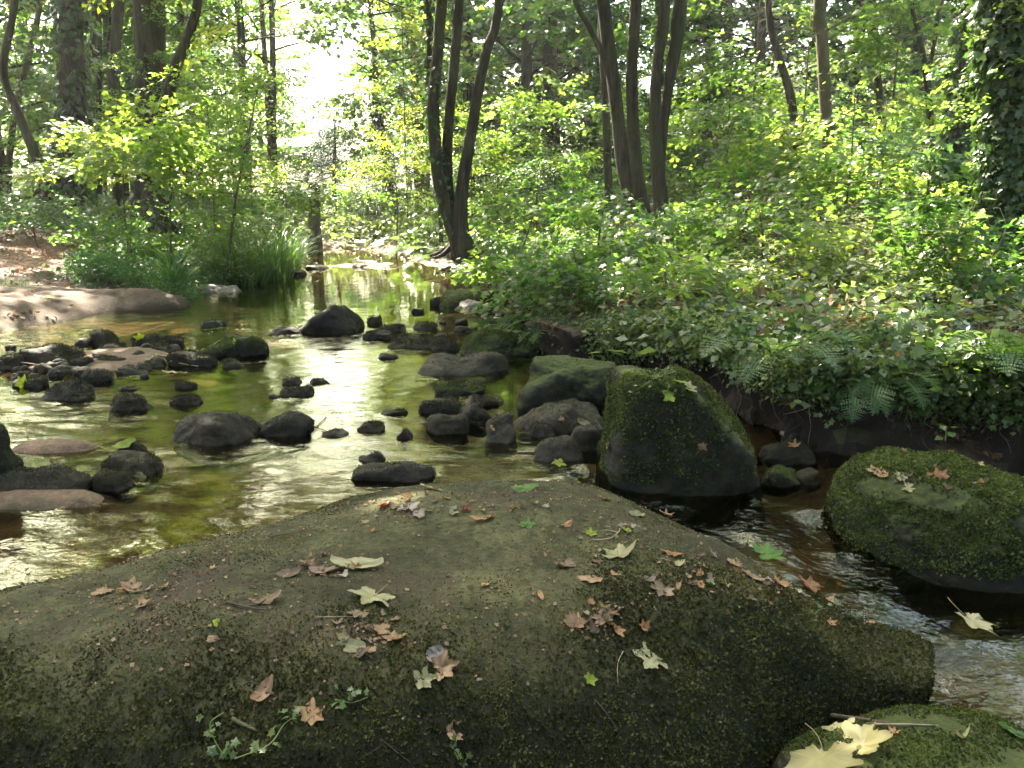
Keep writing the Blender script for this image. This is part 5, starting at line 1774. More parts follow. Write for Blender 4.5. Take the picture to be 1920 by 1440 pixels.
grass('bright arching sedge tuft hanging over the water on the left bank', 325, 10.3, 150, .85, .10, 1, .012, 1.4)
grass('tall dense clump of long grass beside the stream gap', 490, 12.6, 520, 1.15, .5, 2, .011, .8)
grass('long grass leaning to the water right of the tall dense clump', 522, 13.9, 320, .9, .4, 3, .011, .9)
grass('long grass left of the tall dense clump', 450, 11.9, 300, .9, .4, 4, .011, .9)
grass('short dark grass at the frame edge on the path', 5, 9.2, 160, .28, .35, 5, .005, .9)
grass('pale dry grass wisps hanging down the bank behind the ridge boulder', 1150, 5.9, 40, .45, .10, 6, .004, 1.6)


def herb(label, px, py, Y, h, pairs, lsize, mat='herb', seed=0, lean=(0, 0), flower=False, shape=LQ, name='herb', stem='green_stem', z=None):
    """single plant: stem, opposite leaves"""
    rng = rs(seed + 900)
    b = PY(px, py, Y)
    if z == 'ground':
        b[2] = gz1(b[0], b[1])
    r = empty(name, b, label, 'plant')
    pts = curve(np.array([b, b + [lean[0] * .4, lean[1] * .4, h * .5], b + [lean[0], lean[1], h]]), 10)
    V, Q, T = tube(pts, np.linspace(.004, .0015, 10), 5)
    obj('stem', V, [Q, T], M[stem], r)
    mb = MB()
    for k in range(pairs):
        f = (k + .8) / pairs
        p_ = pts[min(9, int(f * 9))]
        a = k * 1.57 + rng.normal(0, .3)
        for s in (0, math.pi):
            d = np.array([math.cos(a + s), math.sin(a + s), rng.normal(.1, .2)])
            nor = nrm(np.array([0, 0, 1.0]) + rng.normal(0, .3, 3))
            W = np.einsum('ij,kj->ki', frames(d[None], nor[None])[0], shape[0]) * lsize * (1.15 - .5 * f) * rng.uniform(.8, 1.2) + p_ + nrm(d) * lsize * .2
            mb.add(W, None, shape[1], r=np.clip(rng.normal(.6, .2), 0, 1))
    mb.build('foliage', M[mat], r)
    if flower:
        fb = MB()
        for k in range(26):
            d = nrm(np.array([*rng.normal(0, 1, 2), .9]))
            p_ = pts[-1] + d * .05
            W = np.einsum('ij,kj->ki', frames(d[None], rng.normal(0, 1, (1, 3)))[0], LROUND[0]) * .022 + p_
            fb.add(W, None, LROUND[1], r=.8)
        fb.build('flower_head', M['petal'], r)
    return r


M['petal'] = leaf_mat('petal', [(.45, .42, .34), (.6, .58, .5)], .4, (1.2, 1.2, 1.1))
herb('pale flower head on a tall thin stalk above the sunlit bank', 1705, 470, 6.6, .55, 3, .10, seed=1, lean=(.04, 0), flower=True)
herb('nettle-like plant with white-lit leaves on the brightest spot of the bank', 1690, 500, 6.2, .40, 5, .13, seed=2)
herb('long-stemmed plant leaning left below the pale flower head', 1740, 490, 6.3, .5, 5, .14, seed=3, lean=(-.25, 0))
herb('plant with broad leaves right of the pale flower head', 1790, 480, 6.4, .5, 5, .15, seed=4, lean=(.15, 0))
herb('slender herb standing alone on the dark earth of the right slope', 1475, 450, 8.0, .35, 4, .11, seed=5)
herb('small seedling with four leaves on top of the long low boulder', 1772, 826, 3.55, .07, 3, .06, seed=6)
herb('leaning herb with pointed leaves at the lip over the ridge boulder', 1140, 668, 4.9, .25, 4, .10, seed=7, lean=(-.1, -.05))
herb('broad pale leaves sprouting behind the ridge boulder', 1185, 672, 4.5, .12, 3, .13, seed=8, shape=LROUND)
herb('yellow-green herb on the right bank below the leaning fern', 985, 560, 8.0, .3, 4, .12, seed=9)
herb('upright herb with small leaves in the middle of the bank', 1330, 560, 6.0, .3, 5, .09, seed=10)
herb('bright herb growing near the frame edge on the bank', 1895, 720, 4.3, .12, 3, .12, 'lime', seed=11)
herb('yellowed fern-like leaf stalk on the path bank at far left', 38, 420, 12.0, .35, 5, .12, 'lime', seed=12, lean=(-.1, 0))
herb('big white-shining butterbur leaf on the far shore', 690, 462, 18.5, .18, 2, .42, 'herb', seed=13, shape=LROUND)
herb('green butterbur clump in the low growth of the far shore', 640, 462, 19.0, .35, 4, .35, 'herb', seed=14, shape=LROUND)


def cane(label, pts, r, mat='pale_twig', name='bramble_cane', cat='bramble'):
    pts = curve(np.array(pts), 16)
    V, Q, T = tube(pts, np.linspace(r, r * .4, 16), 5)
    tag(obj(name, V, [Q, T], M[mat], None, None, True, pts[0]), label, cat)


cane('long pale straw stalk slanting up across the bank', [PY(1445, 600, 5.3), PY(1470, 565, 5.3), PY(1500, 520, 5.35)], .004)
cane('pale arching cane in front of the biggest ivy trunk', [PY(1860, 480, 6.2), PY(1885, 430, 6.1), PY(1875, 390, 6.1)], .006)
cane('curved pale cane across the white-lit herbs', [PY(1620, 460, 6.2), PY(1700, 440, 6.1), PY(1790, 445, 6.2), PY(1830, 470, 6.2)], .005, 'green_stem')
cane('thin straw stalk lying on the slope near the grey stems', [PY(1365, 480, 8.2), PY(1390, 497, 8.0), PY(1412, 505, 8.0)], .005)
cane('fallen dark branch on the slope below the forked tree', [PY(1290, 400, 12), PY(1320, 425, 11.8), PY(1300, 440, 11.5)], .02, 'twig', 'branch', 'branch')
cane('pale dead branch on the dark earth of the right slope', [PY(1330, 440, 10), PY(1390, 425, 10), PY(1450, 440, 10.2)], .012, 'twig', 'branch', 'branch')

# roots and runners hanging from the lip of the undercut bank
RT = [(1390, 700, 790), (1420, 715, 800), (1455, 720, 830), (1490, 735, 810), (1520, 742, 860), (1551, 730, 800), (1562, 742, 850), (1690, 745, 800), (1700, 748, 820), (1745, 765, 880), (1880, 770, 850), (1905, 772, 860)]
rr_ = rs(641)
for k in range(34):
    px = rr_.uniform(1030, 1900)
    a = np.interp(px, [1030, 1330, 1480, 1640, 1900], [648, 672, 735, 740, 772]) - 4
    RT.append((px, a, a + rr_.uniform(18, 75)))
LIPY = lambda px: float(np.interp(px, [1030, 1100, 1200, 1390, 1480, 1900], [6.3, 5.75, 5.35, 4.6, 4.15, 4.0])) - .12
for k, (px, a, b) in enumerate(RT):
    rr_ = rs(k + 300)
    Y = LIPY(px) - .05 * rr_.random()
    pts = [PY(px, a - 12, Y + .05)] + [PY(px + rr_.normal(0, 9), a + (b - a) * f, Y + rr_.normal(0, .03)) for f in (.25, .5, .75)] + [PY(px + rr_.normal(0, 16), b, Y)]
    cane('thin root or runner hanging from the lip of the dark bank', pts, rr_.choice([.0015, .002, .003, .005]), 'twig' if k % 2 else 'pale_twig', 'hanging_root', 'root')
    bpy.context.scene.collection.objects[-1]['group'] = 'roots hanging from the bank lip'
cane('thick root slanting down the dark hollow to the long low boulder', [PY(1680, 770, 4.15), PY(1710, 795, 4.1), PY(1738, 822, 4.05)], .008, 'twig', 'hanging_root', 'root')
for k, (pts, lab) in enumerate([([(905, 470), (880, 492), (846, 500), (815, 512)], 'bleached root running down to the water from the three-stemmed tree'), ([(890, 480), (868, 503), (838, 519), (828, 522)], 'second root reaching into the water under the three-stemmed tree'),
                                 ([(900, 485), (900, 510), (893, 528)], 'dark root dropping straight from the foot of the three-stemmed tree')]):
    cane(lab, [PY(x, y, 14.6 - .2 * j) for j, (x, y) in enumerate(pts)], .045, 'bark_pale' if k < 2 else 'bark', 'tree_root', 'root')

# unseen trees added around the camera: they keep low sky off the boulder fronts
for kind, x, y, s, lab in [('dark', -3.5, -7.5, 1.0, 'unseen dark tree added behind the camera above the lower pool'), ('dark', 3.0, -8.0, 1.0, 'unseen dark tree added behind the camera near the maple'), ('dark', -9, -4, 1.0, 'unseen dark tree added behind the camera by the path'),
                           ('bushy', 9.5, -4, 1.0, 'unseen bushy tree added behind the camera on the far bank'), ('bushy', -15, 10, 1.0, 'unseen bushy tree added beyond the frame edge past the footpath'), ('tall', -17, 17, 1.0, 'unseen tall tree added beyond the frame edge left of the crooked tree'), ('bushy', -19, 18, 1.1, 'unseen bushy tree added far beyond the frame edge past the footpath'), ('dark', -13, 4, 1.0, 'unseen dark tree added beyond the frame across the path'), ('dark', 0, -12, 1.2, 'unseen tall dark tree added well behind the camera'), ('dark', 12, 2, 1.1, 'unseen dark tree added beyond the frame on the right bank')]:
    copy_tree(kind, 960, 1, s, x, lab, 'unseen trees added around the camera for shade')
    o_ = [q_ for q_ in col.objects if q_.get('label') == lab][0]
    o_.location = (x, y, gz1(x, y))

# ------------------------------------------------------------------ fallen leaves
def leaf_outline(kind, n=44, rg=None):
    j_ = (lambda s: 1 + s * rg.standard_normal()) if rg is not None else (lambda s: 1)
    th = np.linspace(-math.pi, math.pi, n, endpoint=False)       # 0 = tip (+Y), +-pi = stalk
    def lobe(a, h, w_):
        dlt = (th - a + math.pi) % TAU - math.pi
        return h * j_(.15) * np.exp(-np.abs(dlt / w_) ** 1.5)
    if kind == 'maple':
        r_ = .46 + lobe(0, .52, .30) + lobe(R(58), .46, .29) + lobe(R(-58), .46, .29) + lobe(R(115), .30, .30) + lobe(R(-115), .30, .30) - .22 * (np.abs(th) > R(160))
        r_ = r_ * (1 + .05 * np.sin(th * 22) + (.03 * rg.standard_normal(n) if rg is not None else 0))
        if rg is not None and rg.random() < .5:
            r_ = r_ * (1 - .35 * np.exp(-(((th - rg.uniform(-3, 3) + math.pi) % TAU - math.pi) / .2) ** 2))
    elif kind == 'tulip':
        r_ = .42 + lobe(R(32), .42, .22) + lobe(R(-32), .42, .22) + lobe(R(95), .40, .3) + lobe(R(-95), .40, .3) + lobe(R(150), .2, .3) + lobe(R(-150), .2, .3)
    elif kind == 'oval':
        r_ = 1 / np.sqrt((np.cos(th) / 1.0) ** 2 + (np.sin(th) / .48) ** 2)
    else:                                                        # torn scrap
        rr_ = rs(kind)
        k = rr_.uniform(-1, 1, (2, 5))
        r_ = .62 + sum(.20 / (j * .6 + 1) * (k[0, j] * np.sin((j + 1) * th) + k[1, j] * np.cos((j + 1) * th)) for j in range(5))
        r_ = np.clip(r_ * (1 + .12 * rr_.standard_normal(n)), .15, 1.1)
    return th, r_


def blade_mesh(kind, size, curl, twist, rng, rings=4, tone=.5):
    th, r_ = leaf_outline(kind, 66 if size > .03 else 40, rng)
    n = len(th)
    V, rn = [[0, 0, 0]], [tone]
    for k in range(1, rings + 1):
        f = k / rings
        q_ = r_ * f
        V += [[-math.sin(a) * b, math.cos(a) * b, 0] for a, b in zip(th, q_)]
        vein = np.exp(-(((th + .18) % (TAU / 6.3) - .18) / .07) ** 2)
        rn += list(np.clip(tone + .22 * vein * f - .10 + .28 * fbm(np.stack([q_ * np.cos(th), q_ * np.sin(th), 0 * th], 1) * 2.5 + tone * 9 + size * 999, 3, 3) - .2 * (f > .9) + rng.normal(0, .05, n), 0, 1))
    V = np.array(V)
    x, y = V[:, 0].copy(), V[:, 1].copy()
    rad2 = x * x + y * y
    sd = int(rng.integers(0, 999))
    V[:, 2] = curl * (rad2 * .5) + twist * x * y * .5 + .07 * fbm(np.stack([x, y, 0 * x], 1) * 2.2, sd, 2) - .03 * np.cos(np.arctan2(x, y) * 5) * np.sqrt(rad2) + .05 * abs(curl) * np.sin(3 * np.arctan2(x, y)) * rad2
    V[:, 2] += rng.uniform(.05, .55 if size < .035 else .15) * np.abs(x) * (1 if rng.random() < .75 else -1) + .10 * fbm(np.stack([x, y, 0 * x], 1) * 3.1, sd + 5, 2) * np.sqrt(rad2)
    V *= size
    T = [[0, 1 + j, 1 + (j + 1) % n] for j in range(n)]
    Q = []
    for k in range(rings - 1):
        a, b = 1 + k * n, 1 + (k + 1) * n
        Q += [[a + j, b + j, b + (j + 1) % n, a + (j + 1) % n] for j in range(n)]
    return V, T, Q, np.array(rn)


def dl(name, c0, c1, c2, trans=.25, rough=.55):
    M[name] = leaf_mat(name, [c0, c1, c2], trans, (1.4, 1.3, .9), rough, .35)


dl('pale_leaf', (.16, .15, .07), (.27, .25, .12), (.36, .33, .18))
dl('yellow_leaf', (.17, .15, .06), (.28, .25, .10), (.37, .34, .16))
dl('tan_leaf', (.12, .07, .035), (.24, .15, .075), (.34, .23, .13))
dl('orange_leaf', (.17, .08, .03), (.29, .15, .06), (.40, .24, .11))
dl('brown_leaf', (.05, .032, .018), (.12, .08, .045), (.2, .145, .09))
dl('red_leaf', (.14, .03, .015), (.25, .055, .025), (.34, .09, .04))
dl('green_leaf', (.06, .12, .02), (.10, .19, .03), (.16, .25, .05), .4)
dl('lime_fallen', (.16, .22, .02), (.24, .30, .03), (.32, .36, .06), .45)
dl('grey_leaf', (.06, .052, .05), (.10, .088, .084), (.14, .12, .11))
dl('mauve_leaf', (.16, .125, .095), (.25, .2, .155), (.36, .3, .24))


def drop(px, py):
    d = Vector(ray(px, py)).normalized()
    o_ = Vector(CAM)
    best = None
    for b, _ in rock_bvh + [(gbvh, None), (wbvh, None)]:
        h = b.ray_cast(o_, d)
        if h[0] is not None and (best is None or h[3] < best[2]):
            best = (h[0], h[1], h[3])
    return np.array(best[0]), np.array(best[1])


wbvh = BVHTree.FromPolygons([tuple(v) for v in wV], [tuple(int(k) for k in f) for f in wQ])


def fallen(label, px, py, wpx, kind='maple', mat='tan_leaf', curl=.3, twist=0., ang=None, stem=0., tilt=.15, group=None, seed=None, squash=1.0, tone=.5, lift=.004):
    rng = rs(int(px * 3 + py * 7) if seed is None else seed)
    p_, n_ = drop(px, py)
    if n_[2] < 0:
        n_ = -n_
    D = (p_ - CAM) @ np.array([0, cp, -sp])
    size = wpx * D / FPX / 1.65
    a = rng.uniform(0, TAU) if ang is None else R(ang)
    V, T, Q, rn = blade_mesh(kind, size, curl * (1.5 if size < .035 else .8), twist, rng, tone=tone)
    V[:, 0] *= squash
    n_ = nrm(n_ + rng.normal(0, tilt, 3))
    fr = frames(np.array([[math.sin(a), math.cos(a), 0]]) - n_ * (math.sin(a) * n_[0] + math.cos(a) * n_[1]), n_[None])[0]
    W = V @ fr.T + p_ + n_ * (lift + max(0, -V[:, 2].min()) * .5)
    o = obj('fallen_leaf', W, [np.array(T), np.array(Q)], M[mat], None, {'rnd': rn}, True, p_)
    tag(o, label, 'leaf', group)
    if stem:
        t = np.linspace(0, 1, 6)[:, None]
        b = p_ + n_ * lift
        e_ = b - fr[:, 1] * size * stem + fr[:, 0] * size * rng.normal(0, .25) * stem * t ** 2 + n_ * size * .12
        V2, Q2, T2 = tube(b * (1 - t) + e_ * t, np.linspace(.0012, .0016, 6), 4)
        s_ = obj('stem', V2, [Q2, T2], M['stalk'], None, None, True, p_)
        s_.parent = o
        s_.location = (0, 0, 0)
    return o


M['stalk'] = noise_mat('leaf_stalk', [(0.3, (0.16, 0.13, 0.06)), (0.7, (0.28, 0.22, 0.11))], 20, 3, 0.6, 0, 40)
FL = [
    ('biggest pale yellow sycamore leaf, lying on the mossy corner closest to the camera', 1545, 1428, 165, 'maple', 'yellow_leaf', dict(ang=-160, curl=.25, stem=1.0)),
    ('second pale yellow leaf sticking out from under the biggest one', 1618, 1400, 120, 'maple', 'yellow_leaf', dict(ang=60, curl=.35)),
    ('large pale yellow maple leaf alone on the dark front of the boulder', 1226, 1240, 92, 'maple', 'pale_leaf', dict(ang=-30, curl=.2, tone=.6)),
    ('bright apricot three-lobed leaf on dark moss at the front', 586, 1340, 62, 'tulip', 'orange_leaf', dict(ang=20, curl=.1, stem=.6, tone=.85)),
    ('broad grey-green maple leaf with a long stalk, middle of the boulder', 700, 1120, 84, 'maple', 'pale_leaf', dict(ang=200, curl=.25, stem=1.1, tone=.6)),
    ('long pale green rolled leaf above the grey-green maple leaf', 670, 1062, 84, 'oval', 'pale_leaf', dict(ang=95, curl=.5, squash=.8, tone=.75)),
    ('crumpled pale tan leaf folded in two lobes on the right half of the boulder', 1162, 1044, 72, 'maple', 'pale_leaf', dict(ang=10, curl=.6, tone=.45)),
    ('small bright yellow leaf on the dark front of the boulder', 1104, 1275, 34, 'tulip', 'lime_fallen', dict(ang=170, curl=.3)),
    ('orange-brown pointed leaf above the large pale yellow maple leaf', 1154, 1185, 34, 'tulip', 'orange_leaf', dict(ang=160, curl=.4)),
    ('small rust-brown leaf up and right of the orange-brown pointed leaf', 1206, 1177, 30, 'tulip', 'orange_leaf', dict(curl=.5, tone=.3)),
    ('pale tan squarish leaf on the right shoulder of the boulder', 1369, 1056, 40, 7, 'tan_leaf', dict(curl=.4, tone=.8)),
    ('fresh green leaf with torn edge at the water line of the boulder', 1435, 1041, 70, 'maple', 'green_leaf', dict(ang=80, curl=.4)),
    ('orange-brown curled leaf on the right shoulder of the boulder', 1456, 1094, 40, 8, 'orange_leaf', dict(curl=.7)),
    ('dark rust leaf with a long stalk at the right end of the boulder', 1520, 1100, 50, 'tulip', 'orange_leaf', dict(ang=-80, curl=.6, tone=.15, stem=.8)),
    ('tan leaf lying left of the orange-brown curled leaf', 1410, 1083, 38, 'oval', 'tan_leaf', dict(curl=.5)),
    ('pale green maple leaf with long stalk hanging in the running water', 1820, 1165, 84, 'maple', 'pale_leaf', dict(ang=150, curl=.4, stem=1.2, tone=.85)),
    ('orange rolled leaf near the far edge of the boulder', 905, 976, 42, 'oval', 'orange_leaf', dict(ang=75, curl=.8)),
    ('small green five-lobed leaf near the far edge of the boulder', 986, 986, 34, 'maple', 'green_leaf', dict(curl=.3)),
    ('curled tan leaf standing on the dark front, below the crumpled litter', 845, 1370, 42, 9, 'tan_leaf', dict(curl=.8)),
    ('crumpled brown leaf in the middle of the front litter pile', 828, 1255, 60, 'maple', 'tan_leaf', dict(curl=.6, tone=.4)),
    ('olive crumpled leaf left of the crumpled brown one', 790, 1278, 52, 'maple', 'pale_leaf', dict(curl=.6, tone=.15)),
    ('round grey leaf above the crumpled brown one', 818, 1230, 36, 'oval', 'grey_leaf', dict(curl=.1, squash=1.8)),
    ('olive leaf in the litter below the grey-green maple leaf', 660, 1214, 48, 'oval', 'pale_leaf', dict(curl=.3, tone=.3, ang=100)),
    ('dark red-brown leaf under the olive leaf in the litter', 675, 1229, 36, 10, 'brown_leaf', dict(curl=.6)),
    ('ragged tan leaf right of the olive leaf in the litter', 735, 1203, 52, 'maple', 'tan_leaf', dict(curl=.5, tone=.4)),
    ('pale brown leaf in the litter just under the stalk of the grey-green leaf', 712, 1182, 46, 11, 'tan_leaf', dict(curl=.4, tone=.6)),
    ('brown flat leaf touching the stalk of the grey-green maple leaf', 668, 1155, 46, 12, 'brown_leaf', dict(curl=.2, tone=.9)),
    ('curled brown horn-shaped leaf left of the apricot leaf', 494, 1303, 50, 'oval', 'tan_leaf', dict(curl=1.6, twist=1.0, tone=.3)),
    ('bright red leaf in the sunlit spot at the far edge', 722, 950, 32, 'oval', 'red_leaf', dict(curl=.5, tone=.8)),
    ('white-lit dry leaf beside the bright red one', 760, 955, 44, 13, 'mauve_leaf', dict(curl=.5, tone=.9)),
    ('mauve dry leaf in the sunlit spot at the far edge', 784, 966, 36, 14, 'mauve_leaf', dict(curl=.5)),
    ('small bright orange leaf alone on moss near the left water', 398, 1068, 17, 'maple', 'orange_leaf', dict(curl=.2, tone=.9)),
    ('folded tan leaf standing in the left litter patch', 245, 1105, 48, 'maple', 'tan_leaf', dict(curl=.7, tone=.6)),
    ('flat tan leaf at the left end of the left litter patch', 192, 1114, 40, 15, 'tan_leaf', dict(curl=.2, tone=.5)),
    ('tan curled leaf at the lower end of the left litter patch', 267, 1139, 34, 16, 'tan_leaf', dict(curl=.6, tone=.7)),
    ('small tan leaf right of the left litter patch', 311, 1103, 24, 17, 'tan_leaf', dict(curl=.3, tone=.9)),
    ('tan oblong leaf right of the boulder middle', 1106, 1090, 42, 'oval', 'tan_leaf', dict(ang=110, curl=.3, tone=.6)),
    ('pale orange scrap above the tan oblong leaf', 1153, 1078, 24, 18, 'orange_leaf', dict(curl=.4, tone=.8)),
    ('dark curled leaf above the tan oblong leaf', 1062, 1063, 46, 19, 'brown_leaf', dict(curl=.7, tone=.7)),
    ('tan pointed leaf alone on the pale middle of the boulder', 912, 1100, 32, 'tulip', 'tan_leaf', dict(curl=.4, tone=.6)),
    ('tiny bright orange leaf on the pale middle of the boulder', 1012, 1118, 20, 'oval', 'orange_leaf', dict(curl=.2, tone=.9)),
    ('brown wavy leaf right of the crumpled two-lobed leaf', 1259, 1040, 38, 'oval', 'orange_leaf', dict(ang=90, curl=.5, tone=.35)),
    ('brown crumpled leaf in the litter on the right half', 1242, 1108, 52, 'maple', 'brown_leaf', dict(curl=.8, tone=.8)),
    ('orange scrap right of the brown crumpled leaf', 1312, 1100, 22, 20, 'orange_leaf', dict(curl=.4, tone=.7)),
    ('orange star-shaped leaf near the chute at the far edge', 1137, 938, 28, 'maple', 'orange_leaf', dict(curl=.3, tone=.7)),
    ('dark red leaf upright beside a tan one at the far edge', 872, 957, 28, 'tulip', 'red_leaf', dict(curl=.7, tone=.0)),
    ('pale tan leaf left of the dark red one', 851, 964, 24, 21, 'pale_leaf', dict(curl=.3)),
    ('small rust leaf with stalk at the dark right front edge', 1557, 1170, 22, 'tulip', 'orange_leaf', dict(ang=180, curl=.5, tone=.5, stem=1.0)),
    ('tiny orange leaf at the dark right front edge', 1632, 1170, 16, 'oval', 'orange_leaf', dict(curl=.2, tone=.9)),
    ('brown crumpled leaf left of the orange-brown pointed one', 1128, 1160, 52, 'maple', 'brown_leaf', dict(curl=.9, tone=.85)),
    ('rolled tan leaf beside the brown crumpled one', 1085, 1172, 44, 22, 'tan_leaf', dict(curl=.9, tone=.4)),
    ('brown leaf standing on edge above the brown crumpled one', 1140, 1150, 30, 23, 'tan_leaf', dict(curl=1.1, tone=.3)),
    ('small orange leaf near the forked twig', 1062, 986, 24, 'oval', 'orange_leaf', dict(curl=.4, tone=.5)),
    ('lime-green torn leaf on the left side of the forked twig', 1108, 1004, 28, 'maple', 'lime_fallen', dict(curl=.4)),
    ('lime-green scrap at the right end of the forked twig', 1172, 996, 22, 24, 'lime_fallen', dict(curl=.4)),
    ('brown leaf curled up beside the dark twig on the left half', 505, 1128, 46, 'oval', 'tan_leaf', dict(ang=70, curl=1.0, tone=.25)),
    ('grey-brown rolled leaf left of the long pale green one', 605, 1074, 44, 'oval', 'brown_leaf', dict(ang=95, curl=.9, tone=.9)),
    ('dark curled leaf left of the grey-brown rolled one', 545, 1078, 40, 'oval', 'brown_leaf', dict(ang=80, curl=.9, tone=.6)),
    ('crumpled brown leaf standing behind the rolled leaves', 575, 1058, 38, 'maple', 'brown_leaf', dict(curl=.8, tone=.9)),
    ('yellow fragment on moss left of centre', 406, 1171, 18, 25, 'lime_fallen', dict(curl=.2, tone=.7)),
    ('tan fragment below the yellow one left of centre', 397, 1201, 26, 26, 'tan_leaf', dict(curl=.4, tone=.6)),
    ('olive leaf on the lower pool behind the biggest pale leaf', 1575, 1365, 52, 'oval', 'pale_leaf', dict(ang=100, curl=.4, tone=.2)),
    ('orange leaf at the water edge of the mossy corner', 1676, 1376, 26, 'tulip', 'orange_leaf', dict(curl=.4, tone=.7)),
    ('upright yellowish strip of leaf on the mossy corner', 1808, 1388, 32, 27, 'pale_leaf', dict(curl=.8, tone=.8)),
    ('teal-green leaf poking in at the frame edge over the lower pool', 1897, 1376, 52, 'oval', 'green_leaf', dict(ang=100, curl=.3, tone=.1)),
    ('tan oak leaf on the long low boulder', 1640, 886, 34, 'maple', 'tan_leaf', dict(curl=.5, tone=.8)),
    ('orange leaf touching the tan one on the long low boulder', 1656, 893, 30, 'tulip', 'orange_leaf', dict(curl=.5, tone=.6)),
    ('pale leaf lowest on the back of the long low boulder', 1702, 917, 32, 28, 'pale_leaf', dict(curl=.5, tone=.6)),
    ('brown leaf highest on the back of the long low boulder', 1762, 896, 38, 'maple', 'orange_leaf', dict(curl=.5, tone=.3)),
    ('curled pale scrap right of the tan oak leaf', 1690, 893, 26, 29, 'pale_leaf', dict(curl=.8)),
    ('lime leaf hanging on the sunlit face of the ridge boulder', 1257, 741, 36, 'maple', 'lime_fallen', dict(curl=.3)),
    ('yellow spotted leaf on the slope of the ridge boulder', 1290, 727, 34, 'maple', 'yellow_leaf', dict(curl=.3)),
    ('lime leaf on top of the ridge boulder slope', 1272, 718, 26, 30, 'lime_fallen', dict(curl=.3)),
    ('tan pointed leaf on the dark flank of the ridge boulder', 1316, 836, 26, 'tulip', 'tan_leaf', dict(ang=160, curl=.4, stem=1.5, tone=.7)),
    ('tan leaf on the crest of the ridge boulder', 1228, 692, 24, 'oval', 'tan_leaf', dict(curl=.4)),
    ('upright lime five-lobed leaf on a stalk at the edge of the rubble bar', 42, 719, 34, 'maple', 'lime_fallen', dict(curl=.2, tilt=.6)),
    ('lime leaf stuck on the dark rock behind the rubble bar', 264, 634, 24, 'maple', 'lime_fallen', dict(curl=.2, tilt=.6)),
    ('pale lime leaf lying across the round rock by the sand bar', 236, 834, 38, 'oval', 'lime_fallen', dict(ang=80, curl=.3, tone=.3)),
    ('pale grey leaf under the edge of the round rock', 262, 894, 34, 'oval', 'pale_leaf', dict(ang=90, curl=.2)),
    ('tan leaf on the sunlit mound of the rubble bar', 346, 646, 14, 'oval', 'orange_leaf', dict(curl=.3)),
    ('round pale leaf left of the sunlit tan mound', 304, 668, 22, 'oval', 'yellow_leaf', dict(ang=90, curl=.2, squash=1.3)),
    ('olive leaf between the cobbles of the rubble bar', 282, 676, 26, 'maple', 'pale_leaf', dict(curl=.3, tone=.2)),
    ('pale yellow strip of leaf at the water edge of the rubble bar', 328, 700, 40, 'oval', 'yellow_leaf', dict(ang=90, curl=.1, squash=.6)),
    ('lime leaf on the large mossy mound of the rubble bar', 441, 642, 14, 'maple', 'lime_fallen', dict(curl=.2, tilt=.5)),
    ('yellow leaf lying on the flat sandy shelf', 82, 558, 28, 'oval', 'lime_fallen', dict(ang=90, curl=.2)),
    ('small orange leaf on the upright mossy rock', 922, 804, 12, 'oval', 'orange_leaf', dict(curl=.3, tone=.9, tilt=.3)),
    ('tan leaf on the domed mossy mound', 1055, 787, 14, 31, 'tan_leaf', dict(curl=.3)),
    ('pale green leaf on the wedged mossy rock', 1092, 792, 24, 'oval', 'pale_leaf', dict(curl=.3)),
    ('tan leaf at the foot of the ridge boulder by the chute', 1142, 834, 18, 32, 'tan_leaf', dict(curl=.6, tone=.8)),
    ('lime leaf floating above the chute beside the boulder', 1050, 870, 32, 'maple', 'lime_fallen', dict(curl=.1)),
    ('green leaf lying at the far water edge of the boulder', 985, 917, 44, 'oval', 'green_leaf', dict(ang=85, curl=.3)),
    ('pale dry leaf at the far water edge of the boulder', 808, 918, 38, 'oval', 'pale_leaf', dict(ang=95, curl=.3)),
    ('orange leaf stuck on the dark wet rock above the chute', 1490, 836, 26, 'tulip', 'orange_leaf', dict(curl=.4, tone=.5)),
    ('pale mauve leaf left of the orange one on the wet rock', 1468, 818, 26, 33, 'mauve_leaf', dict(curl=.5)),
    ('pointed dry leaf above the running water on the boulder edge', 1250, 966, 30, 'tulip', 'tan_leaf', dict(curl=.9, tone=.7)),
    ('olive wet leaf half under water at the boulder edge', 1192, 966, 36, 'oval', 'pale_leaf', dict(curl=.3, tone=.1)),
    ('brown leaf in the shallow water below the hanging maple leaf', 1775, 1200, 24, 34, 'brown_leaf', dict(curl=.3, tone=.9)),
]
for lab, x, y, w_, kind, mat, kw in FL:
    fallen(lab, x, y, w_, kind, mat, **kw)

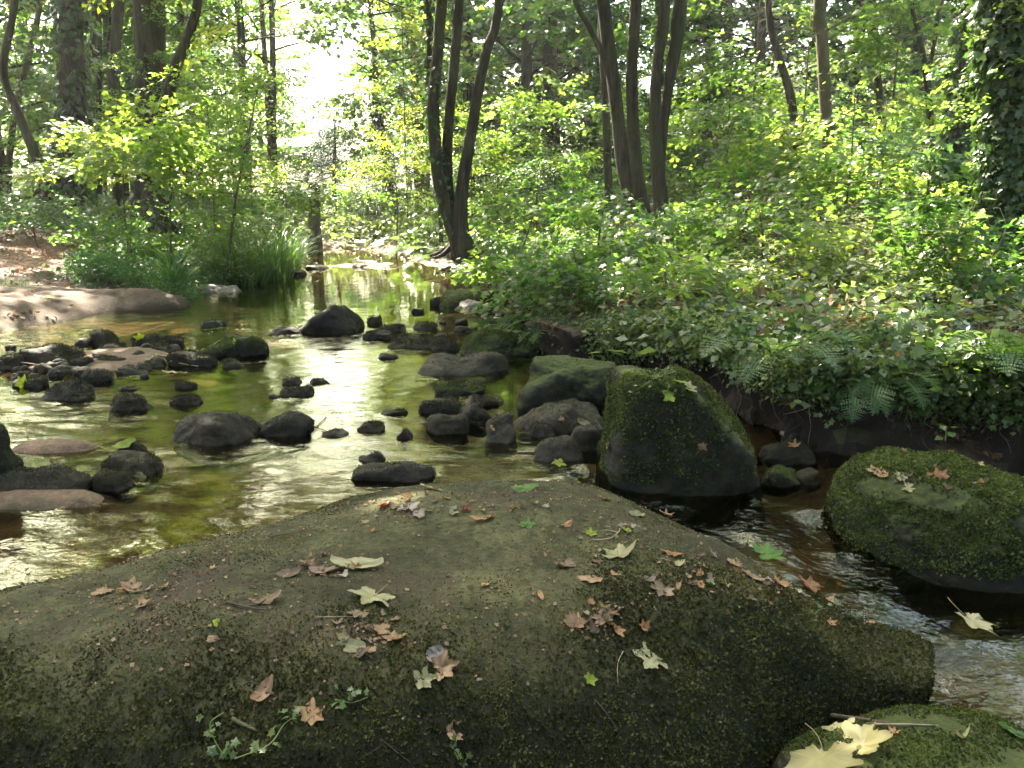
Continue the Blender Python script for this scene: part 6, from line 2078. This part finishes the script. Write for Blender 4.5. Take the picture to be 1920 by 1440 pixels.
# scraps of dry leaf that nothing tells apart inside each patch of litter
PATCH = [('scrap of dry leaf in the left litter patch', 'dry leaf scraps in the left litter patch', 255, 1122, 70, 34, 9, (10, 26)),
         ('scrap of dry leaf around the rolled leaves left of centre', 'dry leaf scraps around the rolled leaves', 620, 1062, 90, 26, 16, (10, 30)),
         ('scrap of dry leaf in the litter below the grey-green maple leaf', 'dry leaf scraps below the grey-green leaf', 690, 1192, 70, 34, 16, (10, 30)),
         ('scrap of dry leaf in the sunlit spot at the far edge of the boulder', 'dry leaf scraps in the sunlit spot', 735, 962, 70, 30, 14, (8, 26)),
         ('scrap of dry leaf around the brown crumpled leaf right of centre', 'dry leaf scraps right of centre', 1115, 1168, 55, 30, 13, (10, 30)),
         ('scrap of dry leaf on the right half of the boulder', 'dry leaf scraps on the right half', 1270, 1080, 120, 44, 22, (8, 28)),
         ('scrap of dry leaf near the forked twig', 'dry leaf scraps near the forked twig', 1130, 1000, 110, 34, 14, (8, 22)),
         ('scrap of dry leaf along the far edge of the boulder', 'dry leaf scraps along the far edge', 900, 945, 180, 26, 20, (8, 22)),
         ('pale speck of leaf caught in the dark front moss', 'pale specks in the front moss', 800, 1300, 620, 90, 20, (6, 14)),
         ('speck of leaf strewn over the pale top of the boulder', 'leaf specks over the boulder top', 850, 1110, 480, 80, 24, (6, 15)),
         ('scrap of dry leaf along the right shoulder of the boulder', 'dry leaf scraps along the right shoulder', 1480, 1110, 130, 40, 14, (8, 24)),
         ('scrap of dry leaf on top of the long low boulder', 'dry leaf scraps on the long low boulder', 1740, 890, 130, 34, 9, (8, 20))]
for lab, g, cx, cy_, rx, ry, n_, sz in PATCH:
    rr_ = rs(cx + cy_)
    for k in range(n_):
        x, y = cx + rr_.normal(0, .5) * rx, cy_ + rr_.normal(0, .5) * ry
        if y > 1435 or not (0 < x < 1915):
            continue
        fallen(lab, x, y, rr_.uniform(*sz), int(rr_.integers(50, 400)), ['tan_leaf', 'brown_leaf', 'tan_leaf', 'orange_leaf', 'mauve_leaf', 'brown_leaf', 'pale_leaf'][k % 7], curl=rr_.uniform(.2, 1.0), squash=rr_.uniform(.4, 1.0), group=g, tone=rr_.uniform(.1, .8))


# crumbs of old leaf ground into the slab's skin
rr_ = rs(515)
n_ = 7000
cx_ = rr_.uniform(-1.7, 1.3, n_)
cy2 = rr_.uniform(1.5, 3.25, n_)
k_ = (line_dist(front_edge, cx_, cy2) > .3) & (fbm(np.stack([cx_, cy2, 0 * cx_], 1) * 2.6, 61, 4) + .3 * rr_.standard_normal(n_) > .28)
fb_ = rock_bvh[0][0]
pc, ncs = [], []
for a, b in zip(cx_[k_], cy2[k_]):
    h_ = fb_.ray_cast(Vector((a, b, 2)), Vector((0, 0, -1)))
    if h_[0] is not None and h_[0].z > -.3:
        pc.append(h_[0])
        ncs.append(h_[1])
for _l, _g, cx, cy_, rx, ry, _n, _s in PATCH[:8] + PATCH[10:11]:
    for _ in range(150):
        a, b = cx + rr_.normal(0, .6) * rx, cy_ + rr_.normal(0, .6) * ry
        h_ = fb_.ray_cast(Vector(CAM), Vector(ray(a, b)).normalized())
        if h_[0] is not None and h_[1].z > .5:
            pc.append(h_[0])
            ncs.append(h_[1])
pc, ncs = np.array(pc), np.array(ncs)
m_ = len(pc)
fr_ = frames(rr_.standard_normal((m_, 3)), nrm(ncs + rr_.normal(0, .25, (m_, 3))))
TC = np.array([[0, 0, 0], [-.5, .35, .1], [-.2, 1, .0], [.45, .6, .15]])
Vc = np.einsum('nij,kj->nki', fr_, TC) * (rr_.uniform(.004, .018, m_) * rr_.uniform(.5, 1, m_))[:, None, None] + (pc + ncs * .003)[:, None, :]
Fc = (np.array([[0, 2, 1], [0, 3, 2]])[None] + np.arange(m_)[:, None, None] * 4).reshape(-1, 3)
tag(obj('leaf_crumbs', Vc.reshape(-1, 3), Fc, M['litter'], None, {'rnd': np.repeat(rr_.random(m_) * .9, 4)}), kind='stuff')

# ------------------------------------------------------------------ twigs
def on_rock(pts, lift=.006):
    out = []
    for x, y in pts:
        p_, n_ = drop(x, y)
        out.append(p_ + np.array([0, 0, lift]))
    return out


def twig(label, pts, r, mat='twig', fork=None, lift=.006):
    a = curve(np.array(on_rock(pts, lift)), 14)
    mb = MB()
    V, Q, T = tube(a, np.linspace(r, r * .5, 14), 6, .15, 3)
    mb.add(V, Q, T)
    if fork:
        b = curve(np.array(on_rock(fork, lift)), 10)
        V, Q, T = tube(b, np.linspace(r * .8, r * .4, 10), 6, .15, 4)
        mb.add(V, Q, T)
    tag(mb.build('twig', M[mat], None, True, a[0]), label, 'twig')


twig('dark forked twig beside the curled brown leaf on the left half', [(425, 1133), (470, 1143), (505, 1148)], .004, fork=[(462, 1140), (490, 1134), (506, 1118)])
twig('pale forked twig on the far right part of the boulder top', [(1112, 1016), (1145, 1012), (1160, 1000), (1162, 994)], .003, 'pale_twig', fork=[(1158, 1001), (1140, 997), (1125, 998)])
twig('reddish curl of bark on the front moss below the horn-shaped leaf', [(436, 1352), (455, 1362), (480, 1374)], .006, 'bark_pale')
twig('pale bent straw on the dark front left of the large maple leaf', [(1168, 1225), (1158, 1250), (1159, 1292)], .0016, 'pale_twig')
twig('thin twig slanting down the dark front to the bottom edge', [(1115, 1315), (1140, 1345), (1162, 1380)], .0018, 'twig')
twig('thin stalk at the dark front bottom', [(715, 1390), (745, 1415), (770, 1434)], .0015, 'twig', fork=[(722, 1398), (700, 1412), (672, 1428)])
twig('thin dark twig along the left water edge of the boulder', [(505, 1010), (540, 1003), (580, 998)], .003)
twig('fine straw on the left part of the boulder', [(590, 1161), (640, 1160), (690, 1161)], .0012, 'pale_twig')
twig('thin pale twig across the right litter', [(1240, 1050), (1265, 1056), (1290, 1056)], .0015, 'pale_twig')
twig('dark stick lying in the lower pool behind the mossy corner', [(1560, 1345), (1610, 1352), (1665, 1360)], .008)
twig('pale stick lying in the lower pool right of the dark stick', [(1640, 1362), (1700, 1362), (1760, 1364)], .004, 'pale_twig')
twig('twig sticking out of the jagged tufted rock', [(585, 800), (600, 806), (618, 812)], .004, fork=[(592, 802), (606, 790), (612, 780)])
twig('thin pale twig across the dark rocks at the far left of the rubble bar', [(0, 678), (40, 681), (75, 686)], .006, 'pale_twig')
twig('light stick lying before the sunlit tan mound', [(320, 678), (345, 684), (372, 688)], .006, 'pale_twig')

# trailing ivy stems with small leaves on the dark front
def trail(label, pts, leaves, seed):
    rng = rs(seed)
    a = curve(np.array(on_rock(pts, .012)), 24)
    r = empty('ivy_runner', a[0], label, 'ivy')
    V, Q, T = tube(a, .0016, 4)
    obj('stem', V, [Q, T], M['green_stem'], r, None, True)
    mb = MB()
    for k in range(leaves):
        p_ = a[rng.integers(0, 24)] + rng.normal(0, .012, 3) + [0, 0, .008]
        d = nrm(rng.normal(0, 1, 3) * [1, 1, .3])
        nor = nrm(np.array([0, -.6, .7]) + rng.normal(0, .35, 3))
        W = np.einsum('ij,kj->ki', frames(d[None], nor[None])[0], LL[0]) * rng.uniform(.012, .024) + p_
        mb.add(W, None, LL[1], r=np.clip(rng.normal(.6, .2), 0, 1))
    mb.build('foliage', M['herb'], r)


trail('trailing ivy stem with small green leaves on the front moss left of the apricot leaf', [(420, 1345), (395, 1365), (405, 1400), (425, 1432)], 20, 1)
trail('trailing stem with tiny round leaves running down from the apricot leaf', [(565, 1348), (535, 1365), (505, 1405), (440, 1432)], 22, 2)
trail('sprig of tiny round leaves on the front moss right of the apricot leaf', [(628, 1320), (660, 1326), (690, 1316)], 12, 3)
trail('small green sprig near the bottom edge below the litter pile', [(852, 1418), (856, 1425), (860, 1434)], 9, 4)
trail('small lime sprig on the front moss near the right end', [(1525, 1160), (1535, 1150), (1550, 1146)], 8, 5)
trail('ivy sprig with pale leaves over the crest of the ridge boulder', [(1185, 742), (1215, 722), (1245, 708), (1270, 700)], 16, 6)

# cobbles that pack the rubble bar
rr_ = rs(808)
for k in range(46):
    x, y = rr_.uniform(10, 330), rr_.uniform(648, 712)
    w_ = rr_.uniform(16, 34)
    rock('small dark cobble packed between the larger rocks of the rubble bar', x, y - w_ * .5, y, w_, 'rock' if k % 3 else 'rock_brown', mossn=0, level=3, group='cobbles of the rubble bar', seed=3000 + k, name='cobble', cat='cobble')
for k in range(14):
    x, y = rr_.uniform(780, 1000), rr_.uniform(585, 640)
    w_ = rr_.uniform(12, 26)
    rock('small wet cobble in the shallows along the right shore', x, y - w_ * .4, y, w_, 'rock', mossn=0, level=3, group='cobbles along the right shore', seed=3100 + k, name='cobble', cat='cobble')

rr_ = rs(909)
for k in range(16):
    x = rr_.uniform(1030, 1900)
    b_ = np.interp(x, [1030, 1200, 1390, 1560, 1920], [690, 722, 775, 855, 880]) + rr_.uniform(-14, 6)
    w_ = rr_.uniform(26, 80)
    rock('dark earthy stone lodged in the foot of the shaded bank', x, b_ - w_ * .55, b_, w_, 'rock', mossn=0, level=4, group='stones lodged in the foot of the bank', seed=3300 + k)


def bramble(px, py, Y, seed):
    rng = rs(seed + 7000)
    b = PY(px, py, Y)
    if poly_sdf(SHORE, b[:1], b[1:2])[0] < .08:
        return
    b[2] = gz1(b[0], b[1])
    r = empty('bramble', b, 'arching bramble with pale leaves in the tangle on the right bank', 'bramble', 'brambles of the right bank')
    st, lf = MB(), MB()
    for c_ in range(3):
        a = rng.uniform(0, TAU)
        L_ = rng.uniform(.6, 1.25)
        h = np.array([math.cos(a), math.sin(a), 0])
        t = np.linspace(0, 1, 14)[:, None]
        pts = b + h * L_ * t + np.array([0, 0, 1]) * (L_ * (.95 * t - 1.0 * t ** 2) + .03) + rng.normal(0, .04, (14, 3)) * t
        V, Q, T = tube(pts, np.linspace(.004, .0015, 14), 4)
        st.add(V, Q, T)
        for j in range(2, 14):
            for q_ in range(3):
                d = nrm(np.array([*rng.normal(0, 1, 2), rng.normal(-.1, .3)]))
                nor = nrm(np.array([0, 0, 1.0]) + rng.normal(0, .35, 3))
                W = np.einsum('ij,kj->ki', frames(d[None], nor[None])[0], LROUND[0]) * rng.uniform(.045, .085) + pts[j] + d * .02
                lf.add(W, None, LROUND[1], r=np.clip(rng.normal(.6, .25), 0, 1))
    st.build('cane', M['twig'], r)
    lf.build('foliage', M['bramble'], r)


M['bramble'] = leaf_mat('bramble_leaf', [(.035, .06, .018), (.06, .095, .028), (.10, .135, .04), (.17, .19, .075)], .45, (1.9, 1.8, 1.1), rough=.35, spec=.5)
rr_ = rs(311)
for k in range(44):
    y = rr_.uniform(455, 650)
    x = rr_.uniform(970 if y > 520 else 1000, 1860)
    bramble(x, y, float(np.interp(y, [455, 520, 600, 650], [9.5, 7.0, 5.2, 4.4])) * (1.15 if x < 1250 else 1), k)


# ------------------------------------------------------------------ thin woodland haze, added also for the lens glow in the sky gap
hx, hy0, hy1, hz0, hz1 = 95.0, -25.0, 130.0, -1.6, 45.0
HV = [(x, y, z) for x in (-hx, hx) for y in (hy0, hy1) for z in (hz0, hz1)]
HQ = [(0, 1, 3, 2), (4, 6, 7, 5), (0, 4, 5, 1), (2, 3, 7, 6), (0, 2, 6, 4), (1, 5, 7, 3)]
hm, nt, out = nm('woodland_haze')
pv = N(nt, 'ShaderNodeVolumePrincipled')
pv.inputs['Color'].default_value = (.95, .95, .88, 1)
pv.inputs['Density'].default_value = .0009
pv.inputs['Anisotropy'].default_value = .5
nt.links.new(pv.outputs[0], out.inputs['Volume'])
tag(obj('haze', HV, np.array(HQ), hm), kind='stuff')

# ------------------------------------------------------------------ light and camera
w = bpy.data.worlds.new('World')
scene.world = w
w.use_nodes = True
nt = w.node_tree
nt.nodes.clear()
sky = nt.nodes.new('ShaderNodeTexSky')
sky.sky_type = 'NISHITA'
sky.sun_disc = False
sky.sun_elevation = SUN_EL
sky.sun_rotation = SUN_AZ
sky.dust_density = 5.0
sky.ozone_density = .3
bg = nt.nodes.new('ShaderNodeBackground')
bg.inputs['Strength'].default_value = .10
wo = nt.nodes.new('ShaderNodeOutputWorld')
nt.links.new(sky.outputs[0], bg.inputs['Color'])
nt.links.new(bg.outputs[0], wo.inputs['Surface'])

sl = bpy.data.lights.new('sun', 'SUN')
sl.energy = 5.0
sl.angle = R(.5)
sl.color = (1, .92, .79)
so = bpy.data.objects.new('sun', sl)
col.objects.link(so)
so.rotation_euler = Vector(-SUN).to_track_quat('-Z', 'Y').to_euler()

cd = bpy.data.cameras.new('camera')
cd.sensor_width = 36
cd.lens = 36 * FPX / 1920
cd.clip_end = 3000
co = bpy.data.objects.new('camera', cd)
col.objects.link(co)
co.location = CAM
co.rotation_euler = (R(90) - PITCH, 0, 0)
scene.camera = co

scene.view_settings.view_transform = 'Standard'
scene.view_settings.look = 'None'
scene.view_settings.gamma = 1
scene.view_settings.exposure = 3.65
cy = scene.cycles
cy.max_bounces = 7
cy.diffuse_bounces = 4
cy.glossy_bounces = 3
cy.transmission_bounces = 4
cy.transparent_max_bounces = 8
cy.caustics_reflective = False
cy.caustics_refractive = False
cy.sample_clamp_indirect = 6
cy.use_denoising = True
